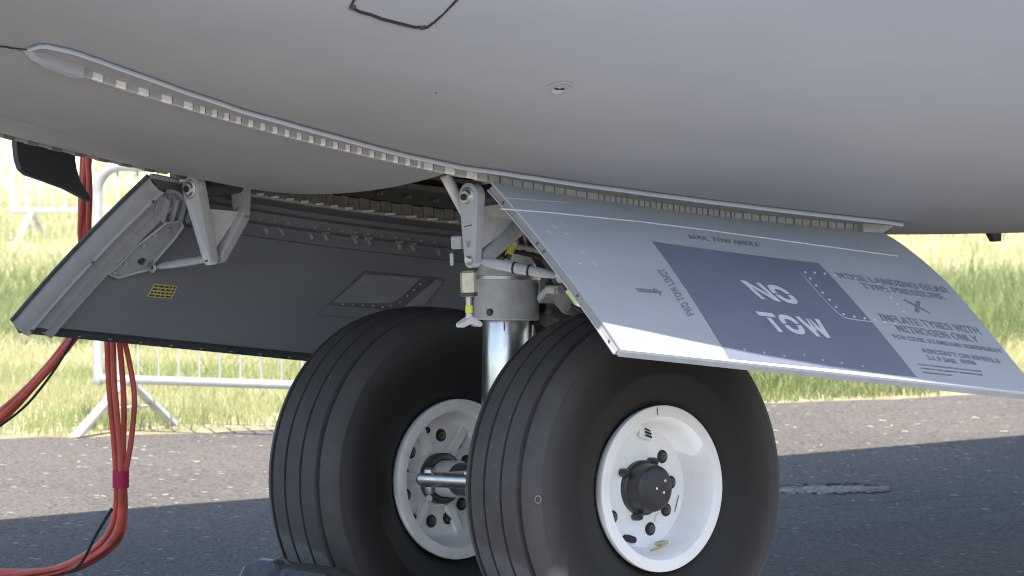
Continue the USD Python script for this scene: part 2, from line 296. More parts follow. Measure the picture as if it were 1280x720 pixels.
def belly_strip(pts, w, off, m, parent, name, smooth=False, thick=0.004):
    """A thin strip that follows the skin along (x, y) points."""
    p = A3(pts, float)[:, :2]; t = np.gradient(p, axis=0); t /= np.linalg.norm(t, axis=1, keepdims=True); nrm = np.stack([-t[:, 1], t[:, 0]], 1)
    top, bot = [], []
    for s in np.linspace(-0.5, 0.5, 3):
        q = p + nrm * s * w
        top.append(np.stack([q[:, 0], q[:, 1], belly(q[:, 0], q[:, 1], off)], 1)); bot.append(np.stack([q[:, 0], q[:, 1], belly(q[:, 0], q[:, 1], off - thick)], 1))
    return obj(name, slab(A3(top), A3(bot)), m, parent, smooth=40)
def px_line(pix, n=8, off=0.0):
    out = []
    for a, b in zip(pix[:-1], pix[1:]):
        out += [hit(a[0] + (b[0] - a[0]) * t, a[1] + (b[1] - a[1]) * t, off) for t in np.linspace(0, 1, n, endpoint=False)]
    return out + [hit(*pix[-1], off)]
# seam that runs forward from the hinge fairing, panel outline at the top, static vent
belly_strip(px_line([(-60, 50), (0, 57), (36, 62)]), 0.006, 0.0015, 'gap_dark', fus, 'panel_seam')
ap = [(446, -6), (438, 8), (450, 15), (520, 34), (535, 33), (545, 25), (574, -3), (600, -40), (480, -60), (446, -6)]
apc = px_line(ap, 5)
belly_strip(apc, 0.0045, 0.0015, 'gap_dark', fus, 'access_panel_seam')
for q in ((441, 9), (529, 34)):
    c = hit(*q); obj('panel_latch', lathe_at([(0, 0), (0.010, 0), (0.009, 0.003), (0, 0.003)], c - A3([0, 0.0, 0]), (0, 0.55, -0.8), 12), 'dark_steel', fus)
vc = hit(697, 113); e_ = 0.01; vn = unit([(belly(vc[0] + e_, vc[1]) - belly(vc[0] - e_, vc[1])) / 2 / e_, (belly(vc[0], vc[1] + e_) - belly(vc[0], vc[1] - e_)) / 2 / e_, -1.0]); vx = unit(np.cross(vn, [0, 0, 1])); vy = np.cross(vn, vx)
ring = [vc + vn * 0.003 + 0.044 * (vx * math.cos(t) * 0.9 + vy * math.sin(t)) for t in np.linspace(0.15 * math.pi, 0.85 * math.pi, 20)]
if ring[10] @ UPV < vc @ UPV: ring = [2 * vc + 2 * vn * 0.003 - q for q in ring]
obj('vent_hood', tube(ring, 0.0014, 8), 'door_paint', fus, smooth=True)
obj('drain_port', lathe_at([(0, 0.0035), (0.014, 0.003), (0.0165, 0.0)], vc, vn, 20), 'door_paint', fus, smooth=40)
up_ = unit(UPV @ RX - vn * ((UPV @ RX) @ vn)); lf_ = np.cross(vn, up_)
obj('drain_slot', box(vc + up_ * 0.012 + vn * 0.003, (0.026, 0.004, 0.003), lf_, up_), 'gap_dark', fus)
c = hit(545, 116); obj('rivet', lathe_at([(0, 0.0015), (0.002, 0.001), (0.0026, 0)], c, (0, .5, -.85), 10), 'dark_steel', fus)

# ---- closed forward doors of the wheel bay, with the centre seam
for s in (1, -1):
    xs = np.linspace(XB1 + 0.002, XF1 - 0.004, 24); ys = np.linspace(0.0025, 0.535, 12) * s
    XX, YY = np.meshgrid(xs, ys, indexing='ij')
    top = np.stack([XX, YY, belly(XX, YY)], -1); bot = np.stack([XX, YY, belly(XX, YY) + 0.028], -1)
    d = obj('forward_bay_door', slab(top, bot), 'belly_paint', air, smooth=40)

# ---- hinge lines: fairing at the nose end, raised sill and interlocking knuckles
def hp(X, s, dy=0.0, dz=0.0): return A3([X, s * (0.552 + dy), float(zh(X)) + dz])
def knuckle(x0, x1, s, r, m, parent, dz=-0.004, dy=0.0):
    a, b = hp(x0, s, dy, dz), hp(x1, s, dy, dz); d = unit(b - a); yy = A3([0, 1.0, 0]); zz = np.cross(d, yy)
    L = np.linalg.norm(b - a)
    prof = [(-r, r * 1.3), (-r, -r * 0.75), (-r * 0.6, -r), (r * 0.6, -r), (r, -r * 0.75), (r, r * 1.3)]
    P = [a + yy * p * 1.0 + A3([0, 0, 1]) * q for p, q in prof] + [b + yy * p + A3([0, 0, 1]) * q for p, q in prof]
    return obj('hinge_knuckle', hull(P), m, parent)
def x_of(px, table):                                  # where along the hinge a measured picture column lies
    return np.interp(px, table[:, 0], table[:, 1])
tb = A3([(a, atY(a, b, 0.555)[0]) for a, b in [(35, 60), (100, 92), (200, 122), (300, 147), (400, 172), (500, 195), (600, 222), (700, 238), (800, 252), (900, 264), (1000, 274), (1110, 285)]])
hinge_l, hinge_s = [obj('hinge_leaf', slab(*[np.stack([np.stack([xs_, 0 * xs_ + s * (0.5375 + w), zh(xs_) + 0.006 + e], 1) for w in (0.0, 0.0285)]) for e in (0.0, 0.006)]), 'gap_dark', air) for s in (1, -1) for xs_ in [np.linspace(XB0, 1.9, 40)]]
cuts = [103, 113, 127, 142, 156, 170, 184, 199, 213, 227, 239]
seq = [(cuts[i], cuts[i + 1], i % 2 == 1) for i in range(len(cuts) - 1)]
p = 239.0
while p < 516: seq += [(p, p + 8, False), (p + 8, p + 15.1, True)]; p += 15.1
seq += [(p, 524, False), (524, 539, True), (539, 553, False), (553, 567, True), (567, 580, False), (580, 595, True), (595, 607, False), (608, 621, False)]
for a, b, br in seq:
    g_ = 0.55
    knuckle(x_of(a + g_, tb), x_of(b - g_, tb), 1, 0.0125 if not br else 0.0105, 'hinge_bright' if br else 'hinge_grey', hinge_l)
# aft part: the door's knuckles reach up between the fuselage's knuckles
edges = [622, 637] + list(np.arange(650, 742, 13.4)) + list(np.arange(745, 912, 7.2)) + list(np.arange(915, 1075, 10.6)) + [1078]
for i, (a, b) in enumerate(zip(edges[:-1], edges[1:])):
    knuckle(x_of(a + 0.9, tb), x_of(b - 0.9, tb), 1, 0.0120, 'hinge_grey', hinge_l, dz=(-0.003 if i % 2 else -0.0075), dy=(0.0 if i % 2 else 0.0015))
# starboard hinge: dull inside knuckles
x = 1.62
while x > 0.75:
    knuckle(x, x - 0.036, -1, 0.0115, 'hinge_dull', hinge_s); knuckle(x - 0.037, x - 0.079, -1, 0.0105, 'hinge_grey', hinge_s, dz=-0.003); x -= 0.08
x = 0.72
k = 0
while x > -0.9:
    L = 0.027 if x > 0.1 else 0.04
    knuckle(x, x - L * 0.92, -1, 0.0135, 'hinge_dull', hinge_s, dz=-0.008 - 0.003 * (k % 2), dy=-0.004)
    if k % 2 == 0:
        c = hp(x - L * 0.5, -1, -0.034, -0.026); obj('pin_glint', box(c, (L * 0.8, 0.008, 0.006)), 'hinge_bright', hinge_s)  # pins coloured white to stand in for glints along the hinge
    x -= L; k += 1
# sill rail above the port hinge
lip = [(36, 59), (48, 55), (60, 54.5), (95, 63), (130, 75), (215, 106), (300, 135), (400, 163), (500, 190), (575, 206), (650, 217), (725, 228), (800, 238), (900, 251), (1000, 263), (1110, 275), (1128, 278)]
lp = px_line(lip, 4)
lp = [A3([q[0], q[1], belly(q[0], q[1], 0.006)]) for q in lp]
obj('sill_rail', tube(spline(lp, 2), 0.0062, 8), 'door_paint', fus, smooth=True)
# fairing blade at the forward end of the hinge
fa = [(35, 60), (48, 74), (66, 85), (86, 93), (102, 98), (102, 82), (80, 76), (55, 66)]
fp = [atY(a, b, 0.565) for a, b in fa]
top = A3([fp[0], fp[7], fp[6], fp[5]]); low = A3([fp[0], fp[1], fp[2], fp[4]])
off = A3([0, 0.012, 0.0]); g0 = A3([top + off * A3([[0.1], [0.8], [1], [1]]), low + off * A3([[0.1], [0.8], [1], [1]])]); g1 = A3([top - A3([0, 0.03, 0]), low - A3([0, 0.03, 0])])
obj('hinge_fairing', slab(g1, g0), 'door_paint', fus, smooth=30)
# aft end bracket of the hinge
ab = [atY(a, b, 0.585) for a, b in [(1079, 278), (1122, 279), (1104, 291), (1079, 290)]]
obj('hinge_end_bracket', [hull([q for q in ab] + [q - A3([0, 0.05, 0]) for q in ab])], 'hinge_grey', fus)
ab = [atY(a, b, 0.55) for a, b in [(1080, 290), (1112, 289), (1097, 300), (1085, 297)]]
obj('hinge_bracket_lug', [hull([q for q in ab] + [q - A3([0, 0.03, 0]) for q in ab])], 'dark_steel', fus)

# ---- wheel bay
bay = []
xs = np.linspace(XB0, XB1 + 0.9, 20)
for s in (1, -1):
    yo = s * 0.532
    g = A3([np.stack([xs, 0 * xs + yo, zh(xs) + 0.012], 1), np.stack([xs, 0 * xs + yo, zh(xs) + 0.62], 1)]); bay.append(slab(g, g + A3([0, s * 0.012, 0])))
g = A3([np.stack([xs, 0 * xs - 0.53, zh(xs) + 0.60], 1), np.stack([xs, 0 * xs + 0.53, zh(xs) + 0.60], 1)]); bay.append(slab(g + A3([0, 0, .012]), g))
bay.append(box((XB0 + 0.006, 0, float(zh(XB0)) + 0.29), (0.012, 1.05, 0.6))); bay.append(box((XB1 + 0.9, 0, float(zh(1.55)) + 0.33), (0.012, 1.05, 0.56)))
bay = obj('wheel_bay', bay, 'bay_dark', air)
for dz, hgt, pr in ((0.050, 0.016, 0.05), (0.085, 0.012, 0.035), (0.19, 0.02, 0.05)):
    xs = np.linspace(XB0 + 0.03, 1.4, 24)
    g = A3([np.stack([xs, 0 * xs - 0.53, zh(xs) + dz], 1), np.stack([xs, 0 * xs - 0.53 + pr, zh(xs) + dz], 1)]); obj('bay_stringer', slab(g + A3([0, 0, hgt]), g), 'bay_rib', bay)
for X in np.arange(-0.85, 0.66, 0.105):
    obj('bay_bolt', cyl((X, -0.531, float(zh(X)) + 0.125), (X, -0.519, float(zh(X)) + 0.125), 0.008, 8), 'bay_rib', bay)
    obj('bay_bolt', cyl((X, -0.531, float(zh(X)) + 0.030), (X, -0.515, float(zh(X)) + 0.030), 0.006, 8), 'bay_rib', bay)
obj('bay_brace', tube([atY(556, 218, 0.42), atY(585, 272, 0.42)], 0.016, 10), 'gear_grey', bay, smooth=True)
for X in (-0.6, -0.15, 0.3):
    obj('bay_frame', box((X, -0.51, float(zh(X)) + 0.4), (0.03, 0.045, 0.38)), 'bay_rib', bay)

# ---- open gear doors
def door_surface(s, xf0, xf1, xr0, xr1, yb, zb0, zb1, bulge):
    def S(u, v, off=0.0):
        u, v = np.broadcast_arrays(np.asarray(u, float), np.asarray(v, float))
        x0 = xf0 + (xr0 - xf0) * u; x1 = xf1 + (xr1 - xf1) * u
        e0 = np.stack([x0, 0 * u + s * 0.575, zh(x0) - 0.016], -1); e1 = np.stack([x1, 0 * u + s * yb, zb0 + (zb1 - zb0) * u], -1)
        nrm = A3([0.08, s * 0.62, 0.78]); band = np.clip(1 - v / 0.13, 0, 1)
        return e0 * (1 - v[..., None]) + e1 * v[..., None] + nrm * (bulge * 4 * v * (1 - v) + off)[..., None]
    return S
SN = door_surface(1, 0.545, 0.575, -0.93, -0.955, 1.09, 0.8635, 0.672, 0.014)
SF = door_surface(-1, 0.775, 0.885, -0.93, -0.955, 1.09, 0.927, 0.699, 0.010)
def uv_of(S, x, y, off=0.0):
    d = sight(x, y); q = A3([0.5, 0.5])
    ex, ey, _ = basis(d)
    for _ in range(12):
        f = lambda a: A3([(S(a[0], a[1], off) - EYEA) @ ex, (S(a[0], a[1], off) - EYEA) @ ey])
        r = f(q); h = 1e-4; J = np.stack([(f(q + A3([h, 0])) - r) / h, (f(q + A3([0, h])) - r) / h], 1)
        q = q - np.clip(np.linalg.solve(J, r), -0.6, 0.6)
    return q
def patch(S, uv, off0, off1, step=0.05):
    """Plate over a polygon given in (u, v) on a door."""
    poly = Polygon(uv); v, f = trimesh.creation.triangulate_polygon(poly.segmentize(step), engine='earcut'); v = A3(v); n = len(v)
    a, b = S(v[:, 0], v[:, 1], off1), S(v[:, 0], v[:, 1], off0); ext = A3(poly.segmentize(step).exterior.coords)[:-1]; k = len(ext)
    ea, eb = S(ext[:, 0], ext[:, 1], off1), S(ext[:, 0], ext[:, 1], off0); fs = [f, f[:, ::-1] + n]; o = 2 * n
    for i in range(k):
        j = (i + 1) % k; fs.append(A3([[o + i, o + j, o + k + j], [o + i, o + k + j, o + k + i]]))
    m = trimesh.Trimesh(np.vstack([a, b, ea, eb]), np.vstack(fs), process=False); return m
def pix_patch(S, pix, off0, off1, o=0.0, step=0.05): return patch(S, [uv_of(S, *q, o) for q in pix], off0, off1, step)
def writing(S, mesh2, tl, tr, bl, off):
    """Lays flat lettering (x, y, small z) on a door so that its box fills three corners seen in the photograph."""
    v = A3(mesh2.vertices); lo, hi = v.min(0), v.max(0); a, b, c = (uv_of(S, *q) for q in (tl, tr, bl))
    s = (v[:, :1] - lo[0]) / (hi[0] - lo[0]); t = (hi[1] - v[:, 1:2]) / (hi[1] - lo[1])
    uv = a + s * (b - a) + t * (c - a); top = v[:, 2] > (lo[2] + hi[2]) / 2
    return trimesh.Trimesh(S(uv[:, 0], uv[:, 1], np.where(top, off, off - 0.001)), mesh2.faces, process=False)

# trailing edge curve of the port door
te = A3([uv_of(SN, *q) for q in [(1100, 289), (1122, 301), (1152, 324), (1182, 351), (1215, 388), (1248, 428), (1275, 462)]])
te = te[np.argsort(te[:, 1])]
tv = np.concatenate([[0], te[:, 1], [1.0]]); tu = np.concatenate([[te[0, 0] - 0.01], te[:, 0], [te[-1, 0] + (1 - te[-1, 1]) * (te[-1, 0] - te[-2, 0]) / (te[-1, 1] - te[-2, 1])]])
def umax(v): return np.interp(v, tv, tu)
vs = np.linspace(0, 1, 25); us = np.linspace(0, 1, 30)
U = us[:, None] * umax(vs)[None, :]; V = np.broadcast_to(vs, U.shape)
DT = 0.018
near = obj('landing_gear_door', slab(SN(U, V, 0.0), SN(U, V, -0.006)), 'door_paint', air, smooth=40, label='port nose gear door with NO TOW stencil, seen from outside')
# inner structure behind the skin, set back from the edges, and the front frame
Ui = 0.012 + us[:, None] * (umax(vs)[None, :] - 0.03); Vi = 0.03 + 0.955 * V
obj('inner_skin', slab(SN(Ui, Vi, -0.0061), SN(Ui, Vi, -DT)), 'inner_skin', near, smooth=40)
fv = np.linspace(0.01, 0.985, 12)
obj('front_frame', slab(A3([SN(0.0012, fv, -0.0065), SN(0.016, fv, -0.0065)]), A3([SN(-0.003, fv, -DT - 0.004), SN(0.016, fv, -DT - 0.004)])), 'frame_grey', near)
obj('front_frame_lip', slab(A3([SN(-0.006, fv, -DT - 0.0045), SN(0.03, fv, -DT - 0.0045)]), A3([SN(-0.006, fv, -DT - 0.008), SN(0.03, fv, -DT - 0.008)])), 'casting_grey', near)
for v in (0.11, 0.37, 0.42, 0.68, 0.93):
    c = SN(-0.0025, v, -0.015); obj('frame_rivet', lathe_at([(0, 0.003), (0.003, 0.002), (0.004, 0)], c, (1, 0, 0.1), 8), 'dark_steel', near)
# raised edges of the hinge band
def seam_on(S, pix, w, off, m, parent, name, o=0.0):
    q = A3([uv_of(S, *a) for a in pix]); out = []
    return obj(name, tube(S(q[:, 0], q[:, 1], off), w, 6), m, parent, smooth=True)
seam_on(SN, [(626, 261), (680, 265), (740, 271), (800, 277), (880, 287), (960, 298), (1040, 309), (1122, 320)], 0.0022, 0.0, 'stencil_white', near, 'skin_step')
seam_on(SN, [(628, 247), (668, 250), (712, 253)], 0.0014, 0.0, 'door_paint', near, 'skin_step')
for a in np.linspace(0.05, 0.93, 22):
    u = a * umax(0.085) ; c = SN(u, 0.085, 0.0); obj('rivet', lathe_at([(0, 0.0016), (0.0028, 0.001), (0.0036, 0)], c, (0, 0.62, 0.78), 8), 'hinge_grey', near)
# painted blue grey panel
tq = [uv_of(SN, *q) for q in ((815.5, 302), (1023, 329), (1145.5, 471.5), (911, 448.6))]
ta, tb_ = np.meshgrid(np.linspace(0, 1, 24), np.linspace(0, 1, 24), indexing='ij'); ta, tb_ = ta[..., None], tb_[..., None]
tuv = (tq[0] * (1 - ta) + tq[1] * ta) * (1 - tb_) + (tq[3] * (1 - ta) + tq[2] * ta) * tb_
obj('tow_panel', slab(SN(tuv[..., 0], tuv[..., 1], 0.0009), SN(tuv[..., 0], tuv[..., 1], 0.0003)), 'tow_panel_paint', near, smooth=40)
# NO TOW stencil letters
def cutout(poly, cuts): return poly.difference(unary_union([LineString(c).buffer(0.045) for c in cuts]))
def oval(w, h, t): 
    e = lambda a, b: Polygon([(w / 2 + a * math.copysign(abs(math.cos(q)) ** 0.8, math.cos(q)), h / 2 + b * math.copysign(abs(math.sin(q)) ** 0.8, math.sin(q))) for q in np.linspace(0, 2 * math.pi, 48, endpoint=False)])
    return e(w / 2, h / 2).difference(e(w / 2 - t, h / 2 - t))
def stroke(pts, w): return LineString(pts).buffer(w / 2, cap_style=2, join_style=2)
def letterN(): return unary_union([stroke([(0.1, 0), (0.1, 1)], 0.2), stroke([(0.78, 0), (0.78, 1)], 0.2), Polygon([(0, 1), (0.22, 1), (0.88, 0), (0.66, 0)])])
def letterT(): return unary_union([stroke([(0, 0.9), (0.8, 0.9)], 0.2), stroke([(0.4, 0), (0.4, 1)], 0.2)])
def letterW(): return unary_union([stroke(p, 0.19) for p in ([(0.1, 1), (0.34, 0)], [(0.34, 0), (0.56, 0.95)], [(0.56, 0.95), (0.78, 0)], [(0.78, 0), (1.02, 1)])]).intersection(sbox(-1, 0, 3, 1))
from shapely.affinity import translate as shift
N_ = cutout(letterN(), [[(0.235, 0.0), (0.235, 0.62)], [(0.645, 0.4), (0.645, 1.0)]]); O_ = cutout(oval(0.86, 1.0, 0.21), [[(-0.1, 0.42), (0.4, 0.5)], [(0.46, 0.5), (1.0, 0.58)]])
T_ = cutout(letterT(), [[(0.1, 0.76), (0.7, 0.76)]]); W_ = cutout(letterW(), [[(0.46, 0.3), (0.46, 0.0)], [(0.56, 1.05), (0.56, 0.55)]])
def flat(polys): return cat([trimesh.creation.extrude_polygon(p, 0.001, engine='earcut') for q in polys for p in getattr(q, 'geoms', [q]) if p.area > 0.004])
def letters(polys, x0s, tl, tr, bl):
    tot = [shift(p, dx, 0) for p, dx in zip(polys, x0s)]; whole = unary_union(tot).bounds
    A, B, C = (A3(q, float) for q in (tl, tr, bl)); wd = whole[2] - whole[0]; ht = whole[3] - whole[1]
    for p in tot:
        b = p.bounds; f = lambda x, y: A + (B - A) * (x - whole[0]) / wd + (C - A) * (whole[3] - y) / ht
        obj('stencil_letter', writing(SN, flat([p]), f(b[0], b[3]), f(b[2], b[3]), f(b[0], b[1]), 0.0016), 'stencil_white', near)
letters([N_, O_], [0, 1.0], (925, 350.5), (977, 358.5), (951, 373.5))
letters([T_, O_, W_], [0, 0.88, 1.86], (944, 389.5), (1023, 399.5), (965, 413.5))
# small print
def txt(s, tl, tr, bl, bold=True, name='stencil_text', m='stencil_dark'):
    obj(name, writing(SN, meshkit.text_mesh(s, 0.03, 0.001, bold), tl, tr, bl, 0.0014), m, near)
txt('NOSE LANDING GEAR', (1043, 340), (1180, 359), (1051, 348)); txt('TYRE PRESSURE', (1074, 353.5), (1176, 367.5), (1081, 361))
txt('INFLATE TYRES WITH', (1096, 392), (1220, 409.5), (1103.5, 401)); txt('NITROGEN ONLY', (1118, 406), (1219, 420), (1125, 415))
txt('FOR CIVIL STANDARD EQUIPMENT', (1115, 418), (1250, 436.5), (1119, 423.5)); txt('AIRCRAFT ON WHEELS', (1150, 435), (1247, 448.5), (1154.5, 441)); txt('14.9 BAR', (1157, 444), (1193, 449), (1161, 450))
txt('CHECK PRESSURE BEFORE EACH FLIGHT', (1146, 454.5), (1226, 463.5), (1147.5, 456.5), False); txt('CORRECT FOR AMBIENT TEMPERATURE', (1150, 459.5), (1227, 468), (1151.5, 461.5), False); txt('WHEN NECESSARY', (1153, 464.5), (1190, 468.7), (1154.5, 466.5), False)
txt('MAX. TOW ANGLE', (860, 293), (948, 303.5), (863, 298.5)); txt('FWD TOW LIMIT', (860, 396), (822, 338), (868, 393))
obj('print_block', pix_patch(SN, [(1199, 449), (1217, 451.4), (1221, 456.5), (1203, 454.2)], 0.0006, 0.0013), 'stencil_dark', near)
obj('tyre_symbol', pix_patch(SN, [(1130.5, 374), (1164, 391.5), (1163, 393), (1129, 375.5)], 0.0004, 0.0012), 'stencil_dark', near)
obj('tyre_symbol', pix_patch(SN, [(1145, 376.5), (1150, 377.2), (1149, 391), (1143.5, 390.2)], 0.0006, 0.0016), 'stencil_dark', near)
obj('direction_arrow', pix_patch(SN, [(794.5, 360.5), (817.5, 362.2), (816, 360), (827, 364.6), (826, 370.5), (823.5, 367.2), (799, 365.2)], 0.0004, 0.0012), 'stencil_dark', near)
# riveted repair doubler
for q in [(1006, 340.5), (1018, 341), (1030.5, 342.3), (1043.5, 344.2), (1056, 346), (1069, 348.3), (1012.5, 348.5), (1020, 357), (1028, 366), (1036.5, 375), (1044.5, 384), (1054, 393), (1067.5, 396), (1080.5, 398), (1093, 400), (1106, 402.5), (1097, 355), (1105.5, 363), (1113.5, 372), (1121.5, 380.5), (1129, 389.5), (1119, 405),
          (1005, 444), (1028, 450), (1052, 454), (1078, 458), (930, 437), (955, 441), (980, 445), (900, 432)]:
    u, v = uv_of(SN, *q); obj('doubler_rivet', lathe_at([(0, 0.0028), (0.0034, 0.002), (0.0046, 0.0006)], SN(u, v), (0, 0.62, 0.78), 8), 'stencil_white' if q[1] < 420 else 'hinge_grey', near)
seam_on(SN, [(1001, 342), (1010, 352), (1022, 366), (1036, 381), (1046, 391), (1056, 397.5), (1070, 400), (1090, 402.5)], 0.0015, 0.001, 'door_paint', near, 'doubler_edge')
for a, b in [((689, 281), (697, 286)), ((683, 288), (690, 291)), ((704, 290), (711, 294)), ((725, 313), (732, 317)), ((721, 328), (727, 330)), ((740, 328), (746, 331)), ((701, 277), (706, 281))]:
    n_ = A3([a[1] - b[1], b[0] - a[0]], float); n_ = n_ / np.linalg.norm(n_) * 0.55; a, b = A3(a, float), A3(b, float)
    obj('paint_scratch', pix_patch(SN, [a, (a + b) / 2 + n_, b, (a + b) / 2 - n_], 0.0002, 0.0007), 'stencil_white', near)
obj('edge_strip', slab(*[A3([SN(us * umax(1.0), 0.988, o_), SN(us * umax(1.0), 1.002, o_)]) for o_ in (-0.0062, -0.022)]), 'frame_grey', near)

# far door, inner side towards the camera
U = np.broadcast_to(us[:, None], (30, 25)); V = np.broadcast_to(vs, U.shape)
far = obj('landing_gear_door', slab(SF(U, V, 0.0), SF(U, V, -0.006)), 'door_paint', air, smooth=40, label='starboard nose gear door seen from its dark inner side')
Ui, Vi = 0.006 + U * 0.985, 0.02 + V * 0.955
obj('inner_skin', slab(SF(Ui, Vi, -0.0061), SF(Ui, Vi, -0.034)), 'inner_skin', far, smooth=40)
IN = -0.034
def uf(x, y): return uv_of(SF, x, y, IN)
# front edge beam: a rounded channel
v0 = np.linspace(0.015, 0.985, 14)
prof = [(0.0, 0.002), (-0.002, -0.03), (0.004, -0.052), (0.012, -0.058), (0.018, -0.052), (0.022, -0.043), (0.034, -0.040), (0.046, -0.043), (0.052, -0.056), (0.058, -0.056), (0.062, -0.034)]
obj('front_beam', grid(A3([SF(u_ - 0.001, v0, o_) for u_, o_ in prof]), True), 'frame_grey', far, smooth=35)
obj('front_seal', tube(SF(-0.004, v0, -0.004), 0.006, 8), 'dark_steel', far, smooth=True)
for v in (0.08, 0.5, 0.95):
    obj('beam_bolt', lathe_at([(0, 0.004), (0.004, 0.003), (0.005, 0)], SF(0.008, v, -0.0575), (0, 0.62, -0.78), 8), 'bolt_dark', far)
obj('bottom_rail', slab(A3([SF(0.002 + us * 0.99, 0.955, -0.0345), SF(0.002 + us * 0.99, 0.998, -0.0062)]), A3([SF(0.002 + us * 0.99, 0.955, -0.045), SF(0.002 + us * 0.99, 1.0, -0.04)])), 'dark_steel', far)
for u in np.linspace(0.05, 0.95, 16):
    obj('rail_bolt', lathe_at([(0, 0.004), (0.005, 0.003), (0.006, 0)], SF(u, 0.972, -0.044), (0, -0.5, -0.78), 8), 'frame_grey', far)
# upper hinge beam, ledges and clips
for va, vb, h in ((0.05, 0.085, 0.012), (0.13, 0.15, 0.012), (0.225, 0.235, 0.006)):
    uu = np.linspace(0.09 if va < 0.1 else 0.06, 0.985, 24)
    obj('door_stringer', slab(A3([SF(uu, va, IN + 0.002), SF(uu, vb, IN + 0.002)]), A3([SF(uu, va, IN - h), SF(uu, vb, IN - h)])), 'inner_skin', far)
for u in np.linspace(0.13, 0.97, 30):
    obj('stringer_bolt', lathe_at([(0, 0.006), (0.005, 0.005), (0.006, 0)], SF(u, 0.105, IN), (0, 0.62, -0.78), 8), 'frame_grey', far)
for x_, y_ in [(295, 279), (331, 281.5), (350, 283.5), (387, 288.5), (405, 290), (442, 294), (459, 296), (497, 301), (514, 303.5), (546, 308), (563, 310)]:
    q = uf(x_, y_); c = SF(q[0], q[1], IN)
    obj('door_clip', [box(c + A3([0, 0.003, -0.004]), (0.030, 0.012, 0.010), bev=0.002), cyl(c + A3([0, 0, -0.004]), c + A3([-.004, 0.010, -0.024]), 0.0065, 8)], 'frame_grey', far)
# recessed access panel, its riveted frame and placard
def fpatch(pix, o0, o1, m, name): return obj(name, patch(SF, [uf(*q) for q in pix], o0, o1), m, far)
fpatch([(398, 393), (455, 338), (548, 347), (556, 351), (520, 384), (470, 398)], IN - 0.001, IN - 0.0025, 'panel_grey', 'panel_recess')
fpatch([(417, 376), (456, 341), (525, 346), (500, 370), (490, 376), (470, 377)], IN - 0.002, IN - 0.0055, 'inner_panel', 'access_panel')
fpatch([(545, 348), (553, 350), (531, 378), (505, 382)], IN - 0.002, IN - 0.0055, 'inner_panel', 'access_panel')
fpatch([(404, 385), (412, 380), (478, 386), (470, 397), (398, 392)], IN - 0.002, IN - 0.004, 'inner_skin', 'access_panel')
for q in [(428, 379), (441, 379.5), (453, 380), (466, 381), (478, 383), (488, 381), (500, 377), (509, 369), (517, 361), (525, 354)]:
    a = uf(*q); obj('panel_screw', lathe_at([(0, 0.004), (0.0035, 0.003), (0.0045, 0)], SF(a[0], a[1], IN - 0.0025), (0, 0.62, -0.78), 8), 'steel', far)
st = [(192, 354), (222, 357), (214, 373), (183, 370)]
pl = fpatch(st, IN - 0.001, IN - 0.0022, 'label_yellow', 'warning_label')
B00, B10, B11, B01 = (A3(q, float) for q in st)
for t in (0.08, 0.32, 0.56, 0.80):
    f = lambda s_, t_: (B00 * (1 - s_) + B10 * s_) * (1 - t_) + (B01 * (1 - s_) + B11 * s_) * t_
    x0 = 0.06
    while x0 < 0.9:
        wd = rng.uniform(0.05, 0.2); x1 = min(0.94, x0 + wd); obj('label_print', patch(SF, [uf(*f(x0, t)), uf(*f(x1, t)), uf(*f(x1, t + 0.12)), uf(*f(x0, t + 0.12))], IN - 0.0021, IN - 0.0028), 'dark_steel', pl); x0 = x1 + 0.05
# end ribs near the top of the beam
for x_ in (196, 207, 218, 227):
    q0, q1 = uf(x_ + 6, 238), uf(x_, 268)
    obj('corner_rib', hull([SF(*q0, IN), SF(*q1, IN), SF(q0[0] + 0.006, q0[1], IN), SF(q1[0] + 0.006, q1[1], IN), SF(*q0, IN - 0.035), SF(*q1, IN - 0.03), SF(q0[0] + 0.006, q0[1], IN - 0.035), SF(q1[0] + 0.006, q1[1], IN - 0.03)]), 'frame_grey', far)
q0, q1, q2, q3 = uf(196, 240), uf(235, 240), uf(230, 266), uf(190, 262)
obj('corner_plate', patch(SF, [q0, q1, q2, q3], IN, IN - 0.012), 'frame_grey', far)
# link bracket: a stepped tapered casting with bolts
br = [(133, 337), (146, 325), (166, 303), (190, 285), (205, 273), (222, 271), (226, 277), (216, 292), (200, 310), (190, 322), (182, 332), (165, 336), (145, 342)]
bk = obj('link_bracket', patch(SF, [uf(*q) for q in br], IN, IN - 0.012), 'frame_grey', far)
rim_ = A3([uf(*q) for q in br + br[:1]]); obj('bracket_flange', tube(SF(rim_[:, 0], rim_[:, 1], IN - 0.015), 0.0045, 6), 'casting_grey', bk, smooth=True)
for q in [(141, 334), (155, 322), (177, 300), (191, 287), (206, 280), (174, 321)]:
    a = uf(*q); obj('bracket_bolt', lathe_at([(0, 0.012), (0.007, 0.011), (0.008, 0.004), (0.012, 0.003), (0.012, 0)], SF(a[0], a[1], IN - 0.012), (0.2, 0.62, -0.78), 12), 'frame_grey' if q[0] != 174 else 'dark_steel', bk, smooth=35)

